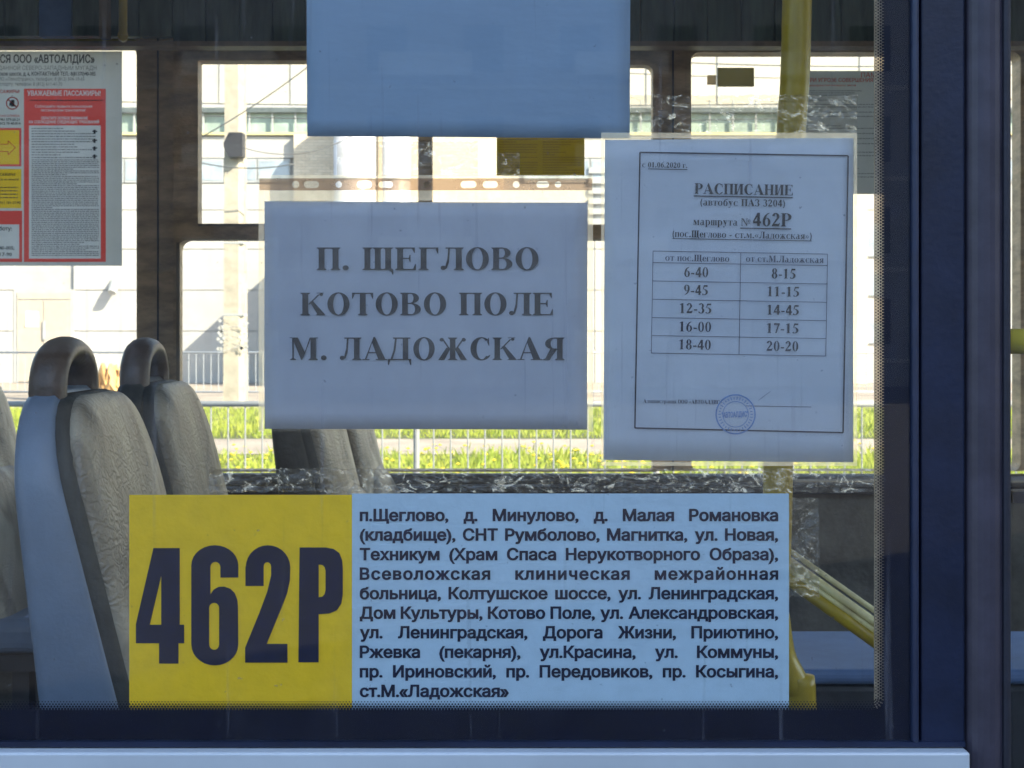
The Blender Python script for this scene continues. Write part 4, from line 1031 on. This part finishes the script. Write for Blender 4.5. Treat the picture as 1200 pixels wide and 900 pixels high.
# route board
t_ = thing('route_board', P(538, 832, .012), 'yellow and pale blue route board with big number and list of stops', 'route board')
m_ = MB(); m_.pbox(151.5, 412.5, 580, 842, .008, .0012); m_.build('number_panel', M['route_yel'], t_)
m_ = MB(); m_.pbox(412.6, 924.5, 578.5, 842, .0078, .0012); m_.build('stops_panel', M['route_blue'], t_)
def zp(pts): return [(X(a / 2.726, .0074), Z(570 + b / 2.726, .0074)) for a, b in pts]
def arc(cx, cy, rx, ry, a0, a1, n=10): return [(cx + rx * math.cos(R(a0 + (a1 - a0) * k / n)), cy + ry * math.sin(R(a0 + (a1 - a0) * k / n))) for k in range(n + 1)]
def digit(name, loops): plate('number_digit', [zp(l) for l in loops], .0074, .0002, M['ink_navy'], t_)
digit('4', [[(490, 197), (574, 197), (574, 442), (588, 442), (588, 501), (570, 501), (570, 566), (508, 566), (508, 501), (434, 501), (434, 440)], [(515, 285), (478, 442), (515, 442)]])
digit('6', [[(761, 291), (704, 291), (704, 258)] + arc(688, 258, 16, 17, 0, -180, 8) + [(672, 345), (682, 330), (698, 321), (716, 320), (736, 327), (750, 341), (758, 362), (760, 385)]
            + arc(686, 505, 75, 67, 0, 180, 14) + arc(686, 252, 75, 64, 180, 360, 14)[0:], arc(684, 388, 16, 16, 180, 360, 8) + arc(684, 505, 16, 17, 0, 180, 8)])
digit('2', [[(784, 318), (784, 255)] + arc(856, 258, 71, 70, 180, 360, 14) + [(926, 300), (916, 345), (896, 395), (852, 503), (918, 503), (918, 563), (783, 563), (783, 515), (828, 405), (854, 335), (866, 285), (866, 258)]
            + arc(854, 256, 12, 14, 0, -180, 6) + [(842, 318)]])
digit('Р', [[(957, 195), (1040, 195), (1066, 200), (1084, 213), (1093, 236), (1095, 262), (1095, 345), (1090, 375), (1076, 396), (1052, 406), (1018, 408), (1018, 562), (953, 562)],
            [(1018, 250), (1018, 354), (1030, 352), (1037, 344), (1040, 330), (1040, 270), (1037, 258), (1030, 251)]])
lines = ['п.Щеглово, д. Минулово, д. Малая Романовка', '(кладбище), СНТ Румболово, Магнитка, ул. Новая,', 'Техникум (Храм Спаса Нерукотворного Образа),',
         'Всеволожская клиническая межрайонная', 'больница, Колтушское шоссе, ул. Ленинградская,', 'Дом Культуры, Котово Поле, ул. Александровская,',
         'ул. Ленинградская, Дорога Жизни, Приютино,', 'Ржевка (пекарня), ул.Красина, ул. Коммуны,', 'пр. Ириновский, пр. Передовиков, пр. Косыгина,', 'ст.М.«Ладожская»']
BOLD = .038
def wmeas(wd, spc=1.0):
    v, f = sans_local(wd, BOLD, spc); return min(q[0] for q in v), max(q[0] for q in v)
CAPH = 13.6
lw_ = {}
def width_of(line, spc=1.0): return [wmeas(q, spc)[1] - wmeas(q, spc)[0] for q in line.split()]
w6 = width_of(lines[5]); XS = 490 / (sum(w6) + .30 * (len(w6) - 1))
for i, l in enumerate(lines):
    base = 610.3 + i * 22.9; words = l.split(); m_ = MB(); spc = 1.13 if i == 3 else 1.0
    ws = [q * XS for q in width_of(l, spc)]
    gap = (490.5 - sum(ws)) / max(1, len(words) - 1)
    x = 421.5
    for q, wq in zip(words, ws):
        put_sans(m_, q, x, base, CAPH, .0072, None, BOLD, spc, xs=XS); x += wq + gap
    m_.build('text_line', M['ink_navy'], t_)

# crinkled clear tape
def tape(label, px0, px1, py0, py1, Y, amp=.0012, nx=60, nz=14, seed=1, vert=False):
    rnd = random.Random(seed); mb = MB(); cr = [(rnd.uniform(0, 1), rnd.uniform(0, 1), rnd.uniform(0, math.pi), rnd.uniform(.02, .09)) for _ in range(26)]
    for j in range(nz + 1):
        for i in range(nx + 1):
            u, v = i / nx, j / nz; ex = 0
            if j in (0, nz): ex = rnd.uniform(-1.2, 1.2)
            w_ = 0
            asp = (px1 - px0) / (py1 - py0)
            for (cx_, cz_, a, s_) in cr:
                d = abs((u - cx_) * asp * math.cos(a) + (v - cz_) * math.sin(a)); w_ += amp * math.exp(-(d / (s_)) ** 2) * .6
            p = P(px0 + (px1 - px0) * u, py0 + (py1 - py0) * v + ex, Y); mb.v.append((p[0], Y + w_ + rnd.uniform(-1, 1) * amp * .25, p[2]))
    for j in range(nz):
        for i in range(nx):
            a = j * (nx + 1) + i; mb.f.append((a, a + nx + 1, a + nx + 2, a + 1))
    o = mb.build('clear_tape', M['tape'], None, False)
    so = o.modifiers.new('solid', 'SOLIDIFY'); so.thickness = .00008
    tag(o, label, 'tape', 'strips of clear tape'); return o
tape('wide crinkled clear tape above the timetable sleeve', 739, 1005, 111, 156, .0136, .0030, 120, 22, 4)
tape('long crinkled clear tape above the top edge of the route board', 245, 1024, 549, 577, .0105, .0022, 260, 12, 8)
tape('upright wrinkled clear tape beside the right end of the route board', 925, 961, 584, 700, .0105, .0022, 18, 50, 12)
tape('small crumpled tape piece above the punched strip before the yellow notice', 583, 609, 179, 206, .0136, .0026, 18, 16, 15)
tape('crumpled clear tape between the blank sheet and the punched strip', 395, 560, 166, 207, .0136, .0020, 70, 18, 19)

# ================================================================== behind the camera: tower added to shade the bus, block seen in reflections
dd = Vector((math.sin(R(SUN_AZ)), math.cos(R(SUN_AZ)), 0)); c0 = Vector((-.3, 0.6, 0)) + dd * 17
tw = thing('sun_blocking_tower', (c0.x, c0.y, 0), 'tall beige tower added behind the camera to shade the bus side', 'building')  # unseen blocker, added only to keep the sun off the near side
mb = MB(); mb.box(-5.5, 5.5, -4, 4, 0, 17.5)
me = bpy.data.meshes.new('wall'); me.from_pydata(mb.v, [], mb.f); me.materials.append(M['tower']); o = bpy.data.objects.new('wall', me); COL.objects.link(o); o.parent = tw
wm = MB(); wm.box(-.7, .7, -.05, .05, 0, 1.6); wme = bpy.data.meshes.new('window'); wme.from_pydata(wm.v, [], wm.f); wme.materials.append(M['dark_win'])
tw.rotation_euler.z = -R(SUN_AZ)
for fl in range(5):
    for q in range(4):
        o = bpy.data.objects.new('window', wme); COL.objects.link(o); o.parent = tw; o.location = (-3.9 + q * 2.6, -4.02, 1.4 + fl * 3.2)
M['pale_trim'] = mat('pale_balcony_trim', (.75, .72, .66), .7)
lh = thing('apartment_block', (0, -45, 0), 'long low plastered block beyond the yard behind the photographer', 'building')
mb = MB(); mb.box(-60, 70, -55, -45, 0, 15); mb.build('wall', M['stucco'], lh)
for fl in range(4):
    for q in range(30):
        o = bpy.data.objects.new('window', wme); COL.objects.link(o); o.parent = lh; o.location = (-52 + q * 3.4, .02, 1.5 + fl * 3.2)

for fl in range(4):
    for q in range(15):
        m_ = MB(); x = -52 + q * 6.8; m_.box(x - .2, x + 3.0, -45, -44.1, 1.2 + fl * 3.2, 2.0 + fl * 3.2); m_.build('balcony', M['pale_trim'], lh)
    m_ = MB(); m_.box(-60, 70, -45.0 + .005, -44.9, .85 + fl * 3.2, 1.0 + fl * 3.2); m_.build('ledge', M['pale_trim'], lh)
